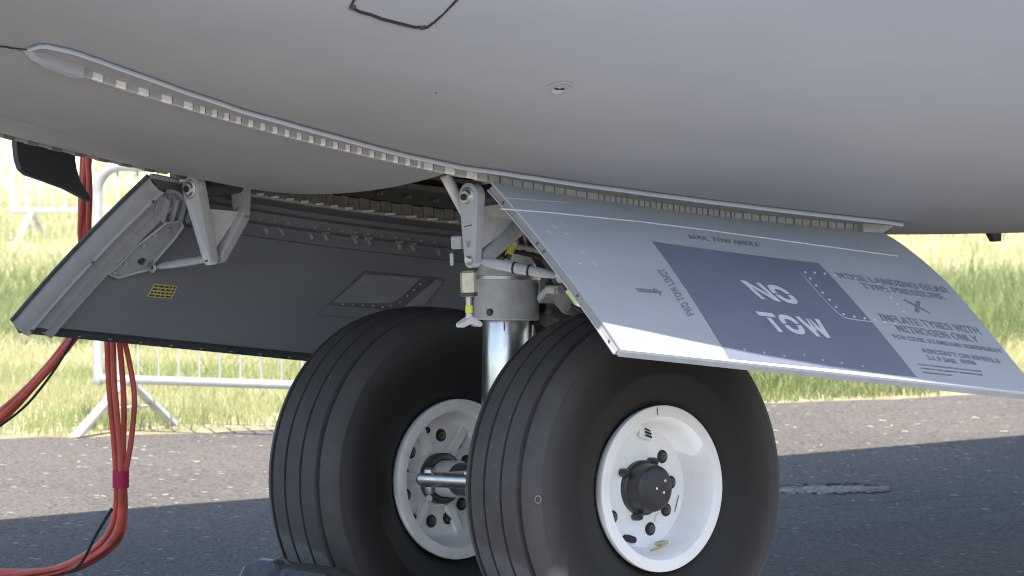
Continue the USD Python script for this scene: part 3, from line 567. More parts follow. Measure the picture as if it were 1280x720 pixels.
# ---- door cranks and link rods
def lug(c, r, th, axis=(1, 0, 0)): return disc_pts(c, axis, r, th, 20)
def crank(yt, top, bot, dxr, yb):
    T, B = A3([top[0], yt, top[1]]), A3([bot[0], yb, bot[1]])
    body = hull(np.vstack([lug(T, 0.037, 0.026), lug(B, 0.021, 0.022)]))
    c = obj('door_crank', body, 'casting_grey', air, smooth=30)
    T2 = T + A3([-dxr, 0, 0.012]); B2 = B + A3([-0.035, 0, 0]); T3 = T2 + A3([0.03, 0, -0.09])
    obj('rear_leg', [hull(np.vstack([lug(T2, 0.034, 0.02), lug(T3 - A3([0.03, 0, 0]), 0.024, 0.02)])), hull(np.vstack([lug(T3 - A3([0.03, 0, 0]), 0.024, 0.02), lug(B2, 0.018, 0.018)]))], 'casting_grey', c, smooth=30)
    M = (T * 0.72 + B * 0.28); obj('web', hull([M + A3([-0.005, -0.006, 0]), M + A3([-0.005, 0.006, 0]), T3 + A3([-.02, -0.006, 0.01]), T3 + A3([-.02, 0.006, 0.01]), B + A3([-0.01, 0.006, 0.02]), B + A3([-0.01, -0.006, 0.02])]), 'gear_grey', c)
    obj('pivot_barrel', cyl(T + A3([-0.012, 0, 0]), T2 + A3([0.008, 0, 0]), 0.029, 20), 'dark_steel', c, smooth=40)
    obj('pivot_pin', lathe_at([(0, 0.020), (0.006, 0.020), (0.008, 0.014), (0.016, 0.013), (0.019, 0.006), (0.026, 0.004), (0.027, 0.0)], T + A3([0.0131, 0, 0]), (1, 0, 0), 18), 'steel', c, smooth=35)
    obj('pin_socket', lathe_at([(0, 0.0205), (0.009, 0.0203), (0.009, 0.015)], T + A3([0.0131, 0, 0]), (1, 0, 0), 8), 'gap_dark', c)
    obj('pin_washer', lathe_at([(0.027, 0.003), (0.033, 0.002), (0.034, 0)], T + A3([0.0131, 0, 0]), (1, 0, 0), 24), 'casting_grey', c, smooth=35)
    obj('link_pin', lathe_at([(0, 0.012), (0.008, 0.011), (0.012, 0.004), (0.012, 0)], B + A3([0.0112, 0, 0]), (1, 0, 0), 14), 'steel', c, smooth=35)
    d = unit(B - T); sd = unit(np.cross([1, 0, 0], d)); L = np.linalg.norm(B - T)
    def at(s_, w): return T + d * L * s_ + sd * w
    ring = [at(0.40, -0.016), at(0.40, 0.016), at(0.80, 0.009), at(0.80, -0.009), at(0.40, -0.016)]
    obj('pocket_edge', tube([q + A3([0.0135, 0, 0]) for q in ring], 0.0022, 6), 'casting_grey', c)
    obj('pocket_shade', hull([q + A3([o_, 0, 0]) for q in ring for o_ in (0.0118, 0.0142)]), 'inner_panel', c)  # raised plate, its darker colour standing in for the shaded pocket
    obj('pocket_rib', tube([at(0.46, -0.016) + A3([0.0138, 0, 0]), at(0.455, 0.016) + A3([0.0138, 0, 0])], 0.002, 6), 'dark_steel', c)
    return T, B
pt = atY(243, 236, -0.5); pb = atY(263, 322, -0.52)
TF, BF = crank(-0.5, (pt[0], pt[2]), (pb[0], pb[2]), 0.165, -0.52)
pt = atY(590, 246, 0.5); pb = atY(591, 325, 0.52)
TN, BN = crank(0.5, (pt[0], pt[2]), (pb[0], pb[2]), 0.17, 0.52)
# far link: fat in the middle, rod ends in steel
a = uf(186, 324); e1 = SF(a[0], a[1], IN - 0.03); e0 = BF + A3([-0.018, 0, 0]); d = e1 - e0
lk = obj('link_rod', tube([e0 + d * t for t in (0.06, 0.10, 0.2, 0.45, 0.7, 0.86, 0.92)], [0.0055, 0.008, 0.0105, 0.0125, 0.0115, 0.009, 0.006], 14), 'casting_grey', air, smooth=True)
obj('rod_end', lathe_at([(0.005, -0.008), (0.015, -0.007), (0.015, 0.007), (0.005, 0.008)], e1, (1, 0.2, 0), 16), 'steel', lk, smooth=40)
obj('rod_end', lathe_at([(0.0, -0.007), (0.012, -0.006), (0.012, 0.006), (0.0, 0.007)], e0, (1, 0.2, 0), 16), 'steel', lk, smooth=40)
# near link with two black ties
e0 = BN + A3([-0.016, 0.01, -0.004]); e1 = atY(703, 346, 0.70); d = e1 - e0
lk = obj('link_rod', tube([e0 + d * t for t in (0.0, 0.08, 0.2, 0.5, 0.75, 0.9, 1.0)], [0.006, 0.012, 0.0145, 0.015, 0.0135, 0.009, 0.006], 14), 'casting_grey', air, smooth=True)
for t in (0.42, 0.60):
    obj('cable_tie', lathe_at([(0.0150, -0.003), (0.0166, -0.0025), (0.0166, 0.0025), (0.0150, 0.003)], e0 + d * t, d + A3([0.06, 0, 0.02]), 16), 'cable_black', lk)
obj('rod_end', [lathe_at([(0.005, -0.009), (0.016, -0.008), (0.016, 0.008), (0.005, 0.009)], e1, (1, 0.3, 0), 16), cyl(e1 - d * 0.12, e1, 0.0085, 10)], 'steel', lk, smooth=40)
q = uv_of(SN, 712, 352, -0.06); obj('rod_bracket', hull(np.vstack([lug(e1, 0.016, 0.02), lug(e1 + A3([-0.01, 0.06, 0.02]), 0.03, 0.03)])), 'casting_grey', lk)

# hanging quick release handle below the near crank
hx, hy = float(BN[0]), 0.5
zf = lambda yy: float(atY(590.5, yy, hy)[2])
rel = obj('release_handle', lathe_at([(0, 0), (0.019, 0.001), (0.0215, 0.006), (0.0215, zf(338) - zf(371) - 0.006), (0.018, zf(338) - zf(371)), (0, zf(338) - zf(371))], (hx, hy, zf(371)), (0, 0, 1), 8), 'cadmium', air, smooth=20)
obj('collar_ring', lathe_at([(0.0216, 0), (0.0245, 0.002), (0.0245, 0.008), (0.0216, 0.010)], (hx, hy, zf(370)), (0, 0, 1), 20), 'dark_steel', rel, smooth=40)
obj('rod', cyl((hx, hy, zf(399)), (hx, hy, zf(370)), 0.0085, 14), 'steel', rel, smooth=40)
obj('yellow_band', lathe_at([(0.0086, 0), (0.0100, 0.001), (0.0100, 0.019), (0.0086, 0.020)], (hx, hy, zf(391)), (0, 0, 1), 14), 'tag_yellow', rel, smooth=40)
obj('grip', [cyl((hx, hy, zf(400)), (hx, hy, zf(392)), 0.011, 12, 0.009), hull(np.vstack([disc_pts((hx + 0.026, hy - 0.006, zf(405.5)), (0, 1, 0), 0.007, 0.022, 10), disc_pts((hx, hy, zf(399.5)), (0, 1, 0), 0.009, 0.022, 10)])), hull(np.vstack([disc_pts((hx - 0.024, hy + 0.006, zf(405.5)), (0, 1, 0), 0.007, 0.022, 10), disc_pts((hx, hy, zf(399.5)), (0, 1, 0), 0.009, 0.022, 10)]))], 'gear_grey', rel, smooth=30)
obj('release_pin', cyl((hx + 0.03, hy - 0.03, zf(331)), (hx + 0.03, hy - 0.03, zf(316)), 0.005, 8), 'casting_grey', rel)
obj('stop_block', box((hx - 0.02, hy - 0.055, zf(303)), (0.03, 0.04, 0.035), bev=0.004), 'casting_grey', rel)

# ---- shock strut
AXZ = 0.455
def leg_at(z): return A3([0.012 - 0.055 * (z - 0.5), 0.0, z])
zc0, zc1 = 0.903, 1.035
pis = obj('shock_strut', tube([leg_at(z) for z in (0.50, 0.6, 0.75, 0.95)], 0.0655, 40), 'chrome', air, smooth=True)
ax = unit(leg_at(1.2) - leg_at(0.5))
H_ = zc1 - zc0
obj('outer_cylinder', lathe_at([(0.066, 0), (0.088, 0.0), (0.0915, 0.004), (0.0915, 0.052), (0.0905, 0.054), (0.0905, H_ - 0.012), (0.086, H_), (0.079, H_ + 0.012), (0.079, H_ + 0.05), (0.085, H_ + 0.055), (0.085, H_ + 0.075), (0.074, H_ + 0.085), (0.072, H_ + 0.35), (0, H_ + 0.35)], leg_at(zc0), ax, 48), 'gear_grey', pis, smooth=35)
obj('clamp_band', lathe_at([(0.0906, 0.0), (0.0925, 0.001), (0.0925, 0.010), (0.0906, 0.011)], leg_at(zc0 + 0.112), ax, 40), 'steel', pis, smooth=40)
q = leg_at(zc0 + 0.026); n1 = unit([0.93, 0.30, 0.0]); dd = n1 @ RX.T; 
pk = q + n1 * 0.0905; obj('grease_plug', lathe_at([(0, 0.007), (0.007, 0.007), (0.010, 0.004), (0.0105, 0)], pk, n1, 14), 'dark_steel', pis, smooth=35)
obj('drain_slot', box(leg_at(zc0 - 0.014) + unit([0.72, 0.68, 0]) * 0.0655, (0.003, 0.0035, 0.024), unit([0.72, 0.68, 0])), 'dark_steel', pis)
obj('feed_rod', cyl(leg_at(0.62) + A3([-0.10, 0.0, 0]), leg_at(1.0) + A3([-0.10, 0.0, 0]), 0.010, 14), 'chrome', pis, smooth=40)
obj('torque_link', [hull([leg_at(zc0 + 0.06) + A3([-0.08, w, 0]) for w in (-0.05, 0.05)] + [leg_at(zc0 - 0.01) + A3([-0.08, w, 0]) for w in (-0.05, 0.05)] + [A3([-0.33, w, 0.80]) for w in (-0.025, 0.025)] + [A3([-0.33, w, 0.75]) for w in (-0.025, 0.025)]),
                   hull([A3([-0.33, w, 0.80]) for w in (-0.025, 0.025)] + [A3([-0.33, w, 0.75]) for w in (-0.025, 0.025)] + [A3([-0.06, w, 0.56]) for w in (-0.045, 0.045)] + [A3([-0.06, w, 0.50]) for w in (-0.045, 0.045)])], 'dark_steel', pis)
obj('lower_fork', [hull(np.vstack([disc_pts(leg_at(0.56), ax, 0.072, 0.10, 20), disc_pts(A3([0, 0, AXZ]), (0, 1, 0), 0.075, 0.16, 20)]))], 'gear_grey', pis, smooth=30)
# pipes round the cylinder
def pipe(pts, r, m='gear_grey', name='hydraulic_pipe'): return obj(name, tube(spline(pts, 8), r, 10), m, pis, smooth=True)
q = lambda x_, y_, Y: atY(x_, y_, Y)
pipe([q(607, 306, 0.30), q(630, 305, 0.30), q(655, 309, 0.30), q(690, 318, 0.32)], 0.0075, 'casting_grey'); pipe([q(605, 312, 0.28), q(632, 313, 0.28), q(660, 318, 0.28), q(692, 326, 0.3)], 0.0065, 'dark_steel')
pipe([q(652, 284, 0.34), q(644, 298, 0.34), q(639, 311, 0.34), q(634, 324, 0.33)], 0.0085, 'dark_steel'); pipe([q(628, 285, 0.36), q(622, 302, 0.36), q(612, 318, 0.36)], 0.006, 'steel')
pipe([q(648, 275, 0.3), q(650, 295, 0.28), q(655, 312, 0.25)], 0.008, 'cable_black', 'hydraulic_hose')
pipe([q(660, 300, 0.25), q(668, 318, 0.22), q(680, 335, 0.2), q(688, 352, 0.18), q(690, 372, 0.17)], 0.006, 'cable_black', 'wiring_loom')
pipe([q(655, 290, 0.28), q(668, 306, 0.28), q(684, 322, 0.3)], 0.005, 'steel')
pipe([q(665, 318, 0.2), q(672, 330, 0.2), q(676, 345, 0.19)], 0.007, 'cable_black', 'hydraulic_hose')
a, b = q(640, 307, 0.345), q(637, 317, 0.345); obj('yellow_tag', cyl(b, a, 0.0105, 14), 'tag_yellow', pis, smooth=40)
a2 = q(641, 302.5, 0.345); obj('hose_fitting', cyl(a + (a2 - a) * 0.1, a2, 0.0125, 8), 'hinge_bright', pis)
obj('valve_block', [box(q(617, 318, 0.3), (0.05, 0.05, 0.035), bev=0.006), cyl(q(622, 322, 0.32), q(626, 326, 0.36), 0.012, 10), cyl(q(612, 313, 0.3), q(612, 306, 0.3), 0.009, 8)], 'dark_steel', pis)
# lamp bracket behind the port door edge
c = q(708, 374, 0.33)
lb = obj('lamp_bracket', hull([q(692, 361, .30), q(700, 357, .30), q(717, 379, .30), q(716, 395, .30), q(704, 392, .30), q(693, 380, .30), q(694, 361, .22), q(702, 358, .22), q(718, 380, .22), q(716, 394, .22), q(704, 392, .22), q(695, 381, .22)]), 'wheel_dirty', pis, smooth=25)
obj('taxi_lamp', cyl(q(709, 384, .35), q(724, 392, .35), 0.014, 18, 0.017), 'cadmium', lb, smooth=40)
obj('lamp_arm', [hull(np.vstack([disc_pts(q(693, 362, .28), (0, 1, 0), .012, .05), disc_pts(q(684, 372, .12), (0, 1, 0), .016, .05)]))], 'gear_grey', lb)
obj('steering_arm', [hull([q(682, 352, .12), q(700, 356, .12), q(722, 402, .16), q(716, 408, .16), q(683, 392, .12), q(682, 352, .05), q(700, 356, .05), q(722, 402, .1), q(683, 392, .05)])], 'dark_steel', pis)
obj('arm_bolt', cyl(q(685, 389, .13), q(687, 390, .165), 0.009, 10), 'dark_steel', pis)

# ---- wheels
R_T = 0.48
half = [(0.483, 0.0), (0.4825, 0.040), (0.480, 0.075), (0.476, 0.100), (0.469, 0.120), (0.456, 0.136), (0.438, 0.1455)]
grooves = [(-0.098, 0.0085), (-0.033, 0.0045), (0.033, 0.0045), (0.098, 0.0085)]
def tread_prof():
    ys = [-0.1455, -0.136, -0.12]
    for g_, w in grooves: ys += [g_ - w - 1e-4, g_ - w * 0.8, g_ + w * 0.8, g_ + w + 1e-4]
    ys += [0, 0.075, -0.075, 0.12, 0.136, 0.1455]; ys = sorted(ys); out = []
    for y_ in ys:
        r = np.interp(abs(y_), [h[1] for h in half], [h[0] for h in half])
        if any(abs(y_ - g_) < w * 0.9 for g_, w in grooves): r -= 0.014
        out.append((r, y_))
    return out
side = [(0.438, 0.1455), (0.435, 0.1475), (0.428, 0.147), (0.42, 0.1485), (0.395, 0.1545), (0.36, 0.157), (0.325, 0.1565), (0.318, 0.1585), (0.308, 0.1585), (0.302, 0.155), (0.272, 0.149), (0.245, 0.138), (0.228, 0.124), (0.214, 0.11)]
rim_out = [(0.200, 0.098), (0.212, 0.112), (0.222, 0.128), (0.2255, 0.142), (0.2245, 0.149), (0.219, 0.151), (0.205, 0.1505), (0.1935, 0.149), (0.190, 0.144), (0.183, 0.128), (0.178, 0.108), (0.172, 0.082), (0.162, 0.062), (0.145, 0.052), (0.110, 0.052), (0.085, 0.056), (0.075, 0.064), (0.0, 0.064)]
WN, WF = A3([0, 0.475, AXZ]), A3([0, -0.355, AXZ])
def wheel(c, dirty):
    w = xf('nose_wheel', air, None)
    def lat(prof, n=72, o=0.0): return lathe_at(prof, c + A3([0, o, 0]), (0, 1, 0), n, hint=(1, 0, 0))
    def flat_foot(m):
        m.vertices[:, 2] = np.maximum(m.vertices[:, 2], 0.004); return m
    obj('tread', flat_foot(lat(tread_prof(), 128)), 'tread_rubber', w, smooth=32)
    for s in (1, -1): obj('sidewall', flat_foot(lat([(r, s * y_) for r, y_ in side], 128)), 'sidewall_rubber', w, smooth=40)
    m = 'wheel_dirty' if dirty else 'wheel_white'
    for s in (1, -1): obj('rim', lat([(r, s * y_) for r, y_ in rim_out], 96), m, w, smooth=32)
    for k_ in (range(12) if dirty else range(6)):
        t = 2 * math.pi * (k_ + 0.35) / 12 if dirty else math.radians((140, 177, 287, 213, 250, 323)[k_]); o = c + A3([0.122 * math.cos(t), 0.0515, 0.122 * math.sin(t)])
        if k_ % 4 == 2:
            obj('wheel_slot', hull(np.vstack([disc_pts(o + A3([0.012 * math.cos(t + 1.57), 0.008, 0.012 * math.sin(t + 1.57)]) + A3([.02 * math.cos(t), 0, .02 * math.sin(t)]), (0, 1, 0), 0.009, 0.012, 10), disc_pts(o + A3([-0.012 * math.cos(t + 1.57), 0.008, -0.012 * math.sin(t + 1.57)]) + A3([.02 * math.cos(t), 0, .02 * math.sin(t)]), (0, 1, 0), 0.009, 0.012, 10)])), 'gap_dark', w)
        else:
            obj('tie_bolt', [lathe_at([(0.0, 0.003), (0.018, 0.003), (0.019, 0.0)], o, (0, 1, 0), 16)], 'gap_dark', w)
            obj('tie_bolt_nut', [lathe_at([(0, 0.016), (0.006, 0.016), (0.0065, 0.010), (0.011, 0.0095), (0.012, 0.002)], o, (0, 1, 0), 6)], 'bolt_dark', w)
    # small white cast ribs between the bolts
    for k_ in range(6 if dirty else 0):
        t = 2 * math.pi * (k_ + 0.1) / 6; d = A3([math.cos(t), 0, math.sin(t)]); e_ = A3([-d[2], 0, d[0]])
        obj('wheel_rib', hull([c + d * a_ + e_ * b_ + A3([0, y_, 0]) for a_, y_ in ((0.08, 0.050), (0.08, 0.070), (0.165, 0.060), (0.165, 0.0725)) for b_ in (-0.011, 0.011)]), m, w)
    return w, lat
w1, lat1 = wheel(WN, False)
obj('hub_cap', lat1([(0.074, 0.050), (0.075, 0.066), (0.075, 0.078), (0.072, 0.081), (0.069, 0.082), (0.067, 0.087), (0.0655, 0.108), (0.062, 0.121), (0.052, 0.127), (0.027, 0.129), (0, 0.129)], 48), 'hub_black', w1, smooth=35)
for t in (2.1, 3.6, 5.0, 0.6):
    o = WN + A3([0.079 * math.cos(t), 0.080, 0.079 * math.sin(t)]); obj('cap_lug', [lathe_at([(0, 0.006), (0.010, 0.005), (0.012, 0), (0.012, -0.02)], o, (0, 1, 0), 12), lathe_at([(0, 0.010), (0.005, 0.009), (0.006, 0.005)], o, (0, 1, 0), 6)], 'hub_black', w1, smooth=30)
for a, b in ((0.000, 0.018), (-0.012, -0.008), (0.019, -0.014)):
    o = WN + A3([-0.016 + b, 0.1292, a]); obj('cap_screw', lathe_at([(0, 0.002), (0.003, 0.0015), (0.004, 0)], o, (0, 1, 0), 8), 'hinge_bright', w1)
t = 1.78; o = WN + A3([0.142 * math.cos(t), 0.058, 0.150 * math.sin(t)])
obj('wheel_data_plate', box(o, (0.050, 0.004, 0.034), (0.9, 0.1, 0.3), (0, 1, 0)), 'hinge_bright', w1)
for k_ in range(3): obj('plate_print', box(o + A3([-0.008 + 0.002 * k_, 0.0025, -0.009 + 0.009 * k_]), (0.026, 0.002, 0.0055), (0.9, 0.1, 0.3), (0, 1, 0)), 'gap_dark', w1)
obj('tyre_valve', [cyl(WN + A3([-0.05, 0.07, -0.155]), WN + A3([-0.05, 0.105, -0.15]), 0.007, 10), cyl(WN + A3([-0.05, 0.105, -0.15]), WN + A3([-0.05, 0.118, -0.148]), 0.005, 10)], 'cadmium', w1)
obj('balance_weight', box(WN + A3([-0.03, 0.085, -0.168]), (0.04, 0.012, 0.006), (1, 0, -0.2), (0, 1, 0.6)), 'label_yellow', w1)
obj('casting_boss', lathe_at([(0, 0.010), (0.012, 0.009), (0.016, 0.0)], WN + A3([0.112 * math.cos(4.05), 0.052, 0.112 * math.sin(4.05)]), (0, 1, 0), 14), 'wheel_dirty', w1, smooth=35)
for t_, r_, L_ in ((3.5, 0.150, 0.05), (3.1, 0.155, 0.03), (4.6, 0.158, 0.06), (2.6, 0.16, 0.02)):
    obj('grease_smear', box(WN + A3([r_ * math.cos(t_), 0.0555, r_ * math.sin(t_)]), (L_, 0.002, 0.0022), (-math.sin(t_), 0, math.cos(t_)), (0, 1, 0)), 'bolt_dark', w1)
obj('slip_mark', patch(lambda u, v, off=0.0: np.stack([WN[0] + (0.200 + 0.02 * np.asarray(v)) * np.cos(1.5 + np.asarray(u)), WN[1] + 0.1512 + 0 * np.asarray(u) + off, WN[2] + (0.200 + 0.02 * np.asarray(v)) * np.sin(1.5 + np.asarray(u))], -1), [(0, 0), (0.012, 0), (0.012, 1), (0, 1)], 0, 0.001), 'dark_steel', w1)
w2, lat2 = wheel(WF, True)
obj('brake_hub', lat2([(0.070, 0.05), (0.072, 0.06), (0.072, 0.086), (0.066, 0.090), (0.056, 0.090), (0.052, 0.084), (0.046, 0.084), (0.046, 0.30)], 40), 'dark_steel', w2, smooth=35)
obj('hub_ring', lat2([(0.052, 0.09), (0.052, 0.15), (0.049, 0.155), (0.04, 0.155)], 32), 'gear_grey', w2, smooth=35)
axle = obj('axle', [cyl(WF + A3([0, 0.0, 0]), WN - A3([0, 0.02, 0]), 0.044, 28)], 'gear_grey', air, smooth=40)
# scuffs, weld marks and the little chalked ring on the near tread
for k_ in range(46):
    c, wc = (WN, 1) if k_ % 2 else (WF, 0); y_ = rng.uniform(-0.13, 0.13); t = rng.uniform(-0.75, 1.25); r = float(np.interp(abs(y_), [h[1] for h in half], [h[0] for h in half])) + 0.0004
    if any(abs(y_ - g_) < w + 0.004 for g_, w in grooves): continue
    e1 = A3([math.cos(t), 0, math.sin(t)]); e2 = A3([-math.sin(t), 0, math.cos(t)]); L = rng.uniform(0.0015, 0.008); wd = rng.uniform(0.0006, 0.0016); an = rng.uniform(0, 3.1); dx = math.cos(an) * e2 + math.sin(an) * A3([0, 1, 0]); dy = np.cross(e1, dx)
    obj('tread_nick', box(c + A3([0, y_, 0]) + e1 * r, (L, wd, 0.0008), dx, dy), 'scuff_grey', w1 if wc else w2)
t = 0.0; o = WN + A3([0.4565 * 1.0, 0.1365, 0.0]); o = WN + A3([0.4475, 0.142, 0.0])
obj('chalk_ring', tube([o + A3([0.003, 0.004, 0]) + 0.010 * (A3([-0.75, 0.66, 0]) * math.cos(a) * 0.8 + A3([0, 0, 1]) * math.sin(a)) for a in np.linspace(0, 2 * math.pi, 17)], 0.0012, 5), 'scuff_grey', w1)

# ---- tow fitting in front of the axle
b0 = atX(526, 599, 0.30); yb = float(b0[1]); zb = float(b0[2])
tow = obj('tow_bar_fitting', tube([(0.30, yb - 0.004, zb), (0.30, yb, zb), (0.30, yb + 0.012, zb), (0.30, yb + 0.35, zb), (0.30, yb + 0.362, zb), (0.30, yb + 0.366, zb)], [0.012, 0.017, 0.0205, 0.0205, 0.017, 0.012], 24), 'chrome', air, smooth=35)
for yy in (yb + 0.040, yb + 0.205, yb + 0.31):
    obj('tow_lug', hull(np.vstack([disc_pts((0.285, yy, zb), (0, 1, 0), 0.017, 0.026, 16), disc_pts((0.06, yy, AXZ + 0.01), (0, 1, 0), 0.03, 0.026, 16)])), 'gear_grey', tow, smooth=30)
    obj('lug_nut', lathe_at([(0, 0.014), (0.012, 0.013), (0.016, 0.009), (0.017, 0.0)], (0.302, yy, zb + 0.019), (0, 0, 1), 12), 'steel', tow, smooth=30)
    obj('lug_bolt', lathe_at([(0, 0.022), (0.010, 0.021), (0.014, 0.012), (0.015, 0.0)], (0.302, yy, zb - 0.019), (0, 0, -1), 12), 'steel', tow, smooth=30)
    obj('shear_pin', cyl((0.314, yy + 0.008, zb - 0.050), (0.296, yy - 0.012, zb - 0.053), 0.0095, 12), 'frame_grey', tow, smooth=30)

# ---- blade antenna under the chin and small probe aft
def antenna():
    pix = [(18, 183), (20, 200), (24, 212), (32, 219), (50, 225), (80, 236), (111, 252), (108, 243), (98, 227), (93, 212), (91, 200), (91, 184), (90, 160), (18, 150)]
    P = A3([atY(a, b, -0.80) for a, b in pix]); poly = Polygon([(q[0], q[2]) for q in P])
    return prism(poly, 0.022, (0, -0.789, 0), (1, 0, 0), (0, 0, 1))
obj('blade_antenna', antenna(), 'antenna_black', air)
P = [atY(a, b, 0.0) for a, b in [(1235, 291), (1248, 291), (1248, 302), (1241, 303), (1237, 296)]]
obj('belly_probe', hull([q + A3([0, s, 0.002]) for q in P for s in (-0.012, 0.012)]), 'antenna_black', air)

# ---------------------------------------------------------------- ground
edge = [(60, -24.0), (20, -13.0), (8.0, -9.4)]
e_px = [(-60, 552), (0, 548), (60, 546), (100, 548), (160, 544), (240, 541), (345, 535), (600, 522), (800, 513), (920, 505), (1000, 503), (1060, 499), (1120, 499), (1200, 494), (1290, 487)]
pts = [ground_at(*q)[:2] for q in e_px]
edge += [tuple(q) for q in pts] + [(-14.0, -4.2), (-30, -1.5), (-80, 6)]
fine = []
E_ = A3(edge)
for a, b in zip(E_[:-1], E_[1:]):
    n_ = max(1, int(np.linalg.norm(b - a) / (0.05 if (a[0] < 8 and b[0] > -14) else 2.0))); fine += [a + (b - a) * t for t in np.linspace(0, 1, n_, endpoint=False)]
fine = A3(fine + [E_[-1]]); jit = (meshkit.fbm(np.stack([fine[:, 0] * 3, fine[:, 1] * 3, 0 * fine[:, 0]], 1), 4) - 0.5) * 0.16
fine[:, 1] += jit * (np.abs(fine[:, 0]) < 14)
def gz(x, y): return np.tan(RHO) * np.clip(np.asarray(y) + 0.375, 0, 2.6)
cols = []
for p_ in fine: cols.append([(p_[0], y_) for y_ in np.concatenate([[p_[1]], np.linspace(max(p_[1] + 0.2, -0.375), 2.225, 5) if p_[1] < -1 else np.linspace(p_[1] + .5, p_[1] + 3, 5), [90.0]])])
G = A3(cols); obj('tarmac', grid(np.concatenate([G, gz(G[..., 0], G[..., 1])[..., None]], -1)), 'tarmac', None, kind='structure')
obj('soil_verge', grid(A3([[(p_[0], p_[1] + 0.06, -0.004), (p_[0], p_[1] - 0.22 - 0.15 * math.sin(p_[0] * 3.1), -0.004)] for p_ in fine])), 'bare_soil', None, kind='structure')
obj('grass_field', grid(A3([[(x_, y_, -0.008) for y_ in (-700, 90)] for x_ in (700, -700)])), 'field', None, kind='structure')

# grass: many small blades, in view and a little beyond
def edge_y(x_): return np.interp(-np.asarray(x_), -fine[:, 0], fine[:, 1])
def blades(n, d0, d1, h0, h1, w, seed, l0=-0.14, l1=0.14):
    r = np.random.default_rng(seed); d = d0 + (d1 - d0) * r.random(n) ** 1.3; la = (l0 + (l1 - l0) * r.random(n)) * d
    p = EYEP[:2] + d[:, None] * VIEW[:2] + la[:, None] * RIGHT[:2]
    gap = edge_y(p[:, 0]) - p[:, 1]; cl = meshkit.fbm(np.concatenate([p * 1.1, 0 * p[:, :1]], 1), 4, seed); thin = meshkit.fbm(np.concatenate([p * 3.5, 0 * p[:, :1]], 1), 3, seed + 9)
    keep = (gap > -0.10 + 0.36 * thin) & (r.random(n) < np.clip(0.25 + gap * 1.4, 0, 1)); p, cl, gap = p[keep], cl[keep], gap[keep]; n = len(p)
    h = (h0 + (h1 - h0) * r.random(n)) * np.clip(0.35 + 1.5 * (cl - 0.25), 0.35, 1.5) * np.clip(0.4 + gap * 0.9, 0.4, 1); a = r.random(n) * 6.283; ln = r.normal(0, 0.35, (n, 2)) * h[:, None]
    wv = np.stack([np.cos(a), np.sin(a)], 1) * (w * (0.6 + 0.8 * r.random(n)))[:, None]
    z0 = np.full((n, 1), -0.01); P0 = np.concatenate([p - wv, z0], 1); P1 = np.concatenate([p + wv, z0], 1)
    P2 = np.concatenate([p - wv * 0.7 + ln * 0.35, (h * 0.6)[:, None]], 1); P3 = np.concatenate([p + wv * 0.7 + ln * 0.35, (h * 0.6)[:, None]], 1); P4 = np.concatenate([p + ln, h[:, None]], 1)
    v = np.stack([P0, P1, P2, P3, P4], 1).reshape(-1, 3); o = np.arange(n)[:, None] * 5
    f = np.stack([o + A3([0, 1, 3]), o + A3([0, 3, 2]), o + A3([2, 3, 4])], 1).reshape(-1, 3)
    return trimesh.Trimesh(v, f, process=False)
obj('shade_and_tuft_grass', [blades(26000, 27.0, 32.5, 0.12, 0.28, 0.0033, 4), blades(9000, 23.0, 26.0, 0.08, 0.17, 0.003, 6, 0.035, 0.078)], 'shade_and_tuft_blades', None, kind='stuff', label='band of darker green grass standing in for shade, and longer green tufts, among the pale dry grass', cat='grass')  # the deeper band stands in for a cast shade; the verge tufts are green grass
obj('grass', [blades(110000, 20.5, 30, 0.045, 0.14, 0.0026, 1), blades(60000, 29, 46, 0.06, 0.17, 0.0036, 2), blades(16000, 45, 90, 0.08, 0.18, 0.006, 3)], 'grass_blades', None, kind='stuff', label='long sunlit grass beyond the edge of the tarmac', cat='grass')

# broken tarmac with loose stones, a joint line, straw on the tarmac
c0, c1 = ground_at(968, 616)[:2], ground_at(1112, 611)[:2]
stones = []
for k_ in range(420):
    t = rng.random(); w = rng.normal(0, 0.05) * math.sin(math.pi * min(1, t * 1.0 + 0.12)); p_ = c0 + (c1 - c0) * t + w * A3([0.6, 0.8]) 
    s_ = rng.uniform(0.004, 0.012); b_ = trimesh.creation.icosphere(0, s_); b_.vertices *= rng.uniform(0.6, 1.4, (12, 3)); b_.vertices[:, 2] *= 0.6; b_.apply_translation([p_[0], p_[1], s_ * 0.4]); stones.append(b_)
obj('loose_stones', stones, 'loose_stone', None, kind='stuff', label='pale loose stones lying in the broken tarmac right of the near wheel', cat='stones')
def ribbon(pix, w, z): 
    p_ = A3([ground_at(*q) for q in pix]); p_ = spline(p_, 6); t = np.gradient(p_, axis=0); t /= np.linalg.norm(t, axis=1, keepdims=True); nn = np.stack([-t[:, 1], t[:, 0], 0 * t[:, 0]], 1); wj = w * (0.6 + 0.8 * rng.random((len(p_), 1)))
    g = A3([p_ - nn * wj, p_ + nn * wj]); g[..., 2] = z; return grid(g)
up_, dn_ = [], []
for k_ in range(60):
    t = k_ / 59; m_ = math.sin(math.pi * t) ** 0.6; x_ = 962 + 152 * t
    up_.append(ground_at(x_, 612 - (4.0 + 3.5 * rng.random()) * m_)); dn_.append(ground_at(x_ + rng.uniform(-1, 1), 614 + (1.5 + 3.5 * rng.random()) * m_))
gp = A3([up_, dn_]); gp[..., 2] = 0.0035; obj('broken_tarmac', grid(gp), 'broken_edge', None, kind='structure')
gp2 = A3([gp[0] + A3([0, -0.03, -0.001]) * np.clip(1.8 * rng.random((60, 1)) - 0.7, 0, 1), gp[0] + A3([0, 0.006, 0.001])]); gp2[..., 2] = 0.0055
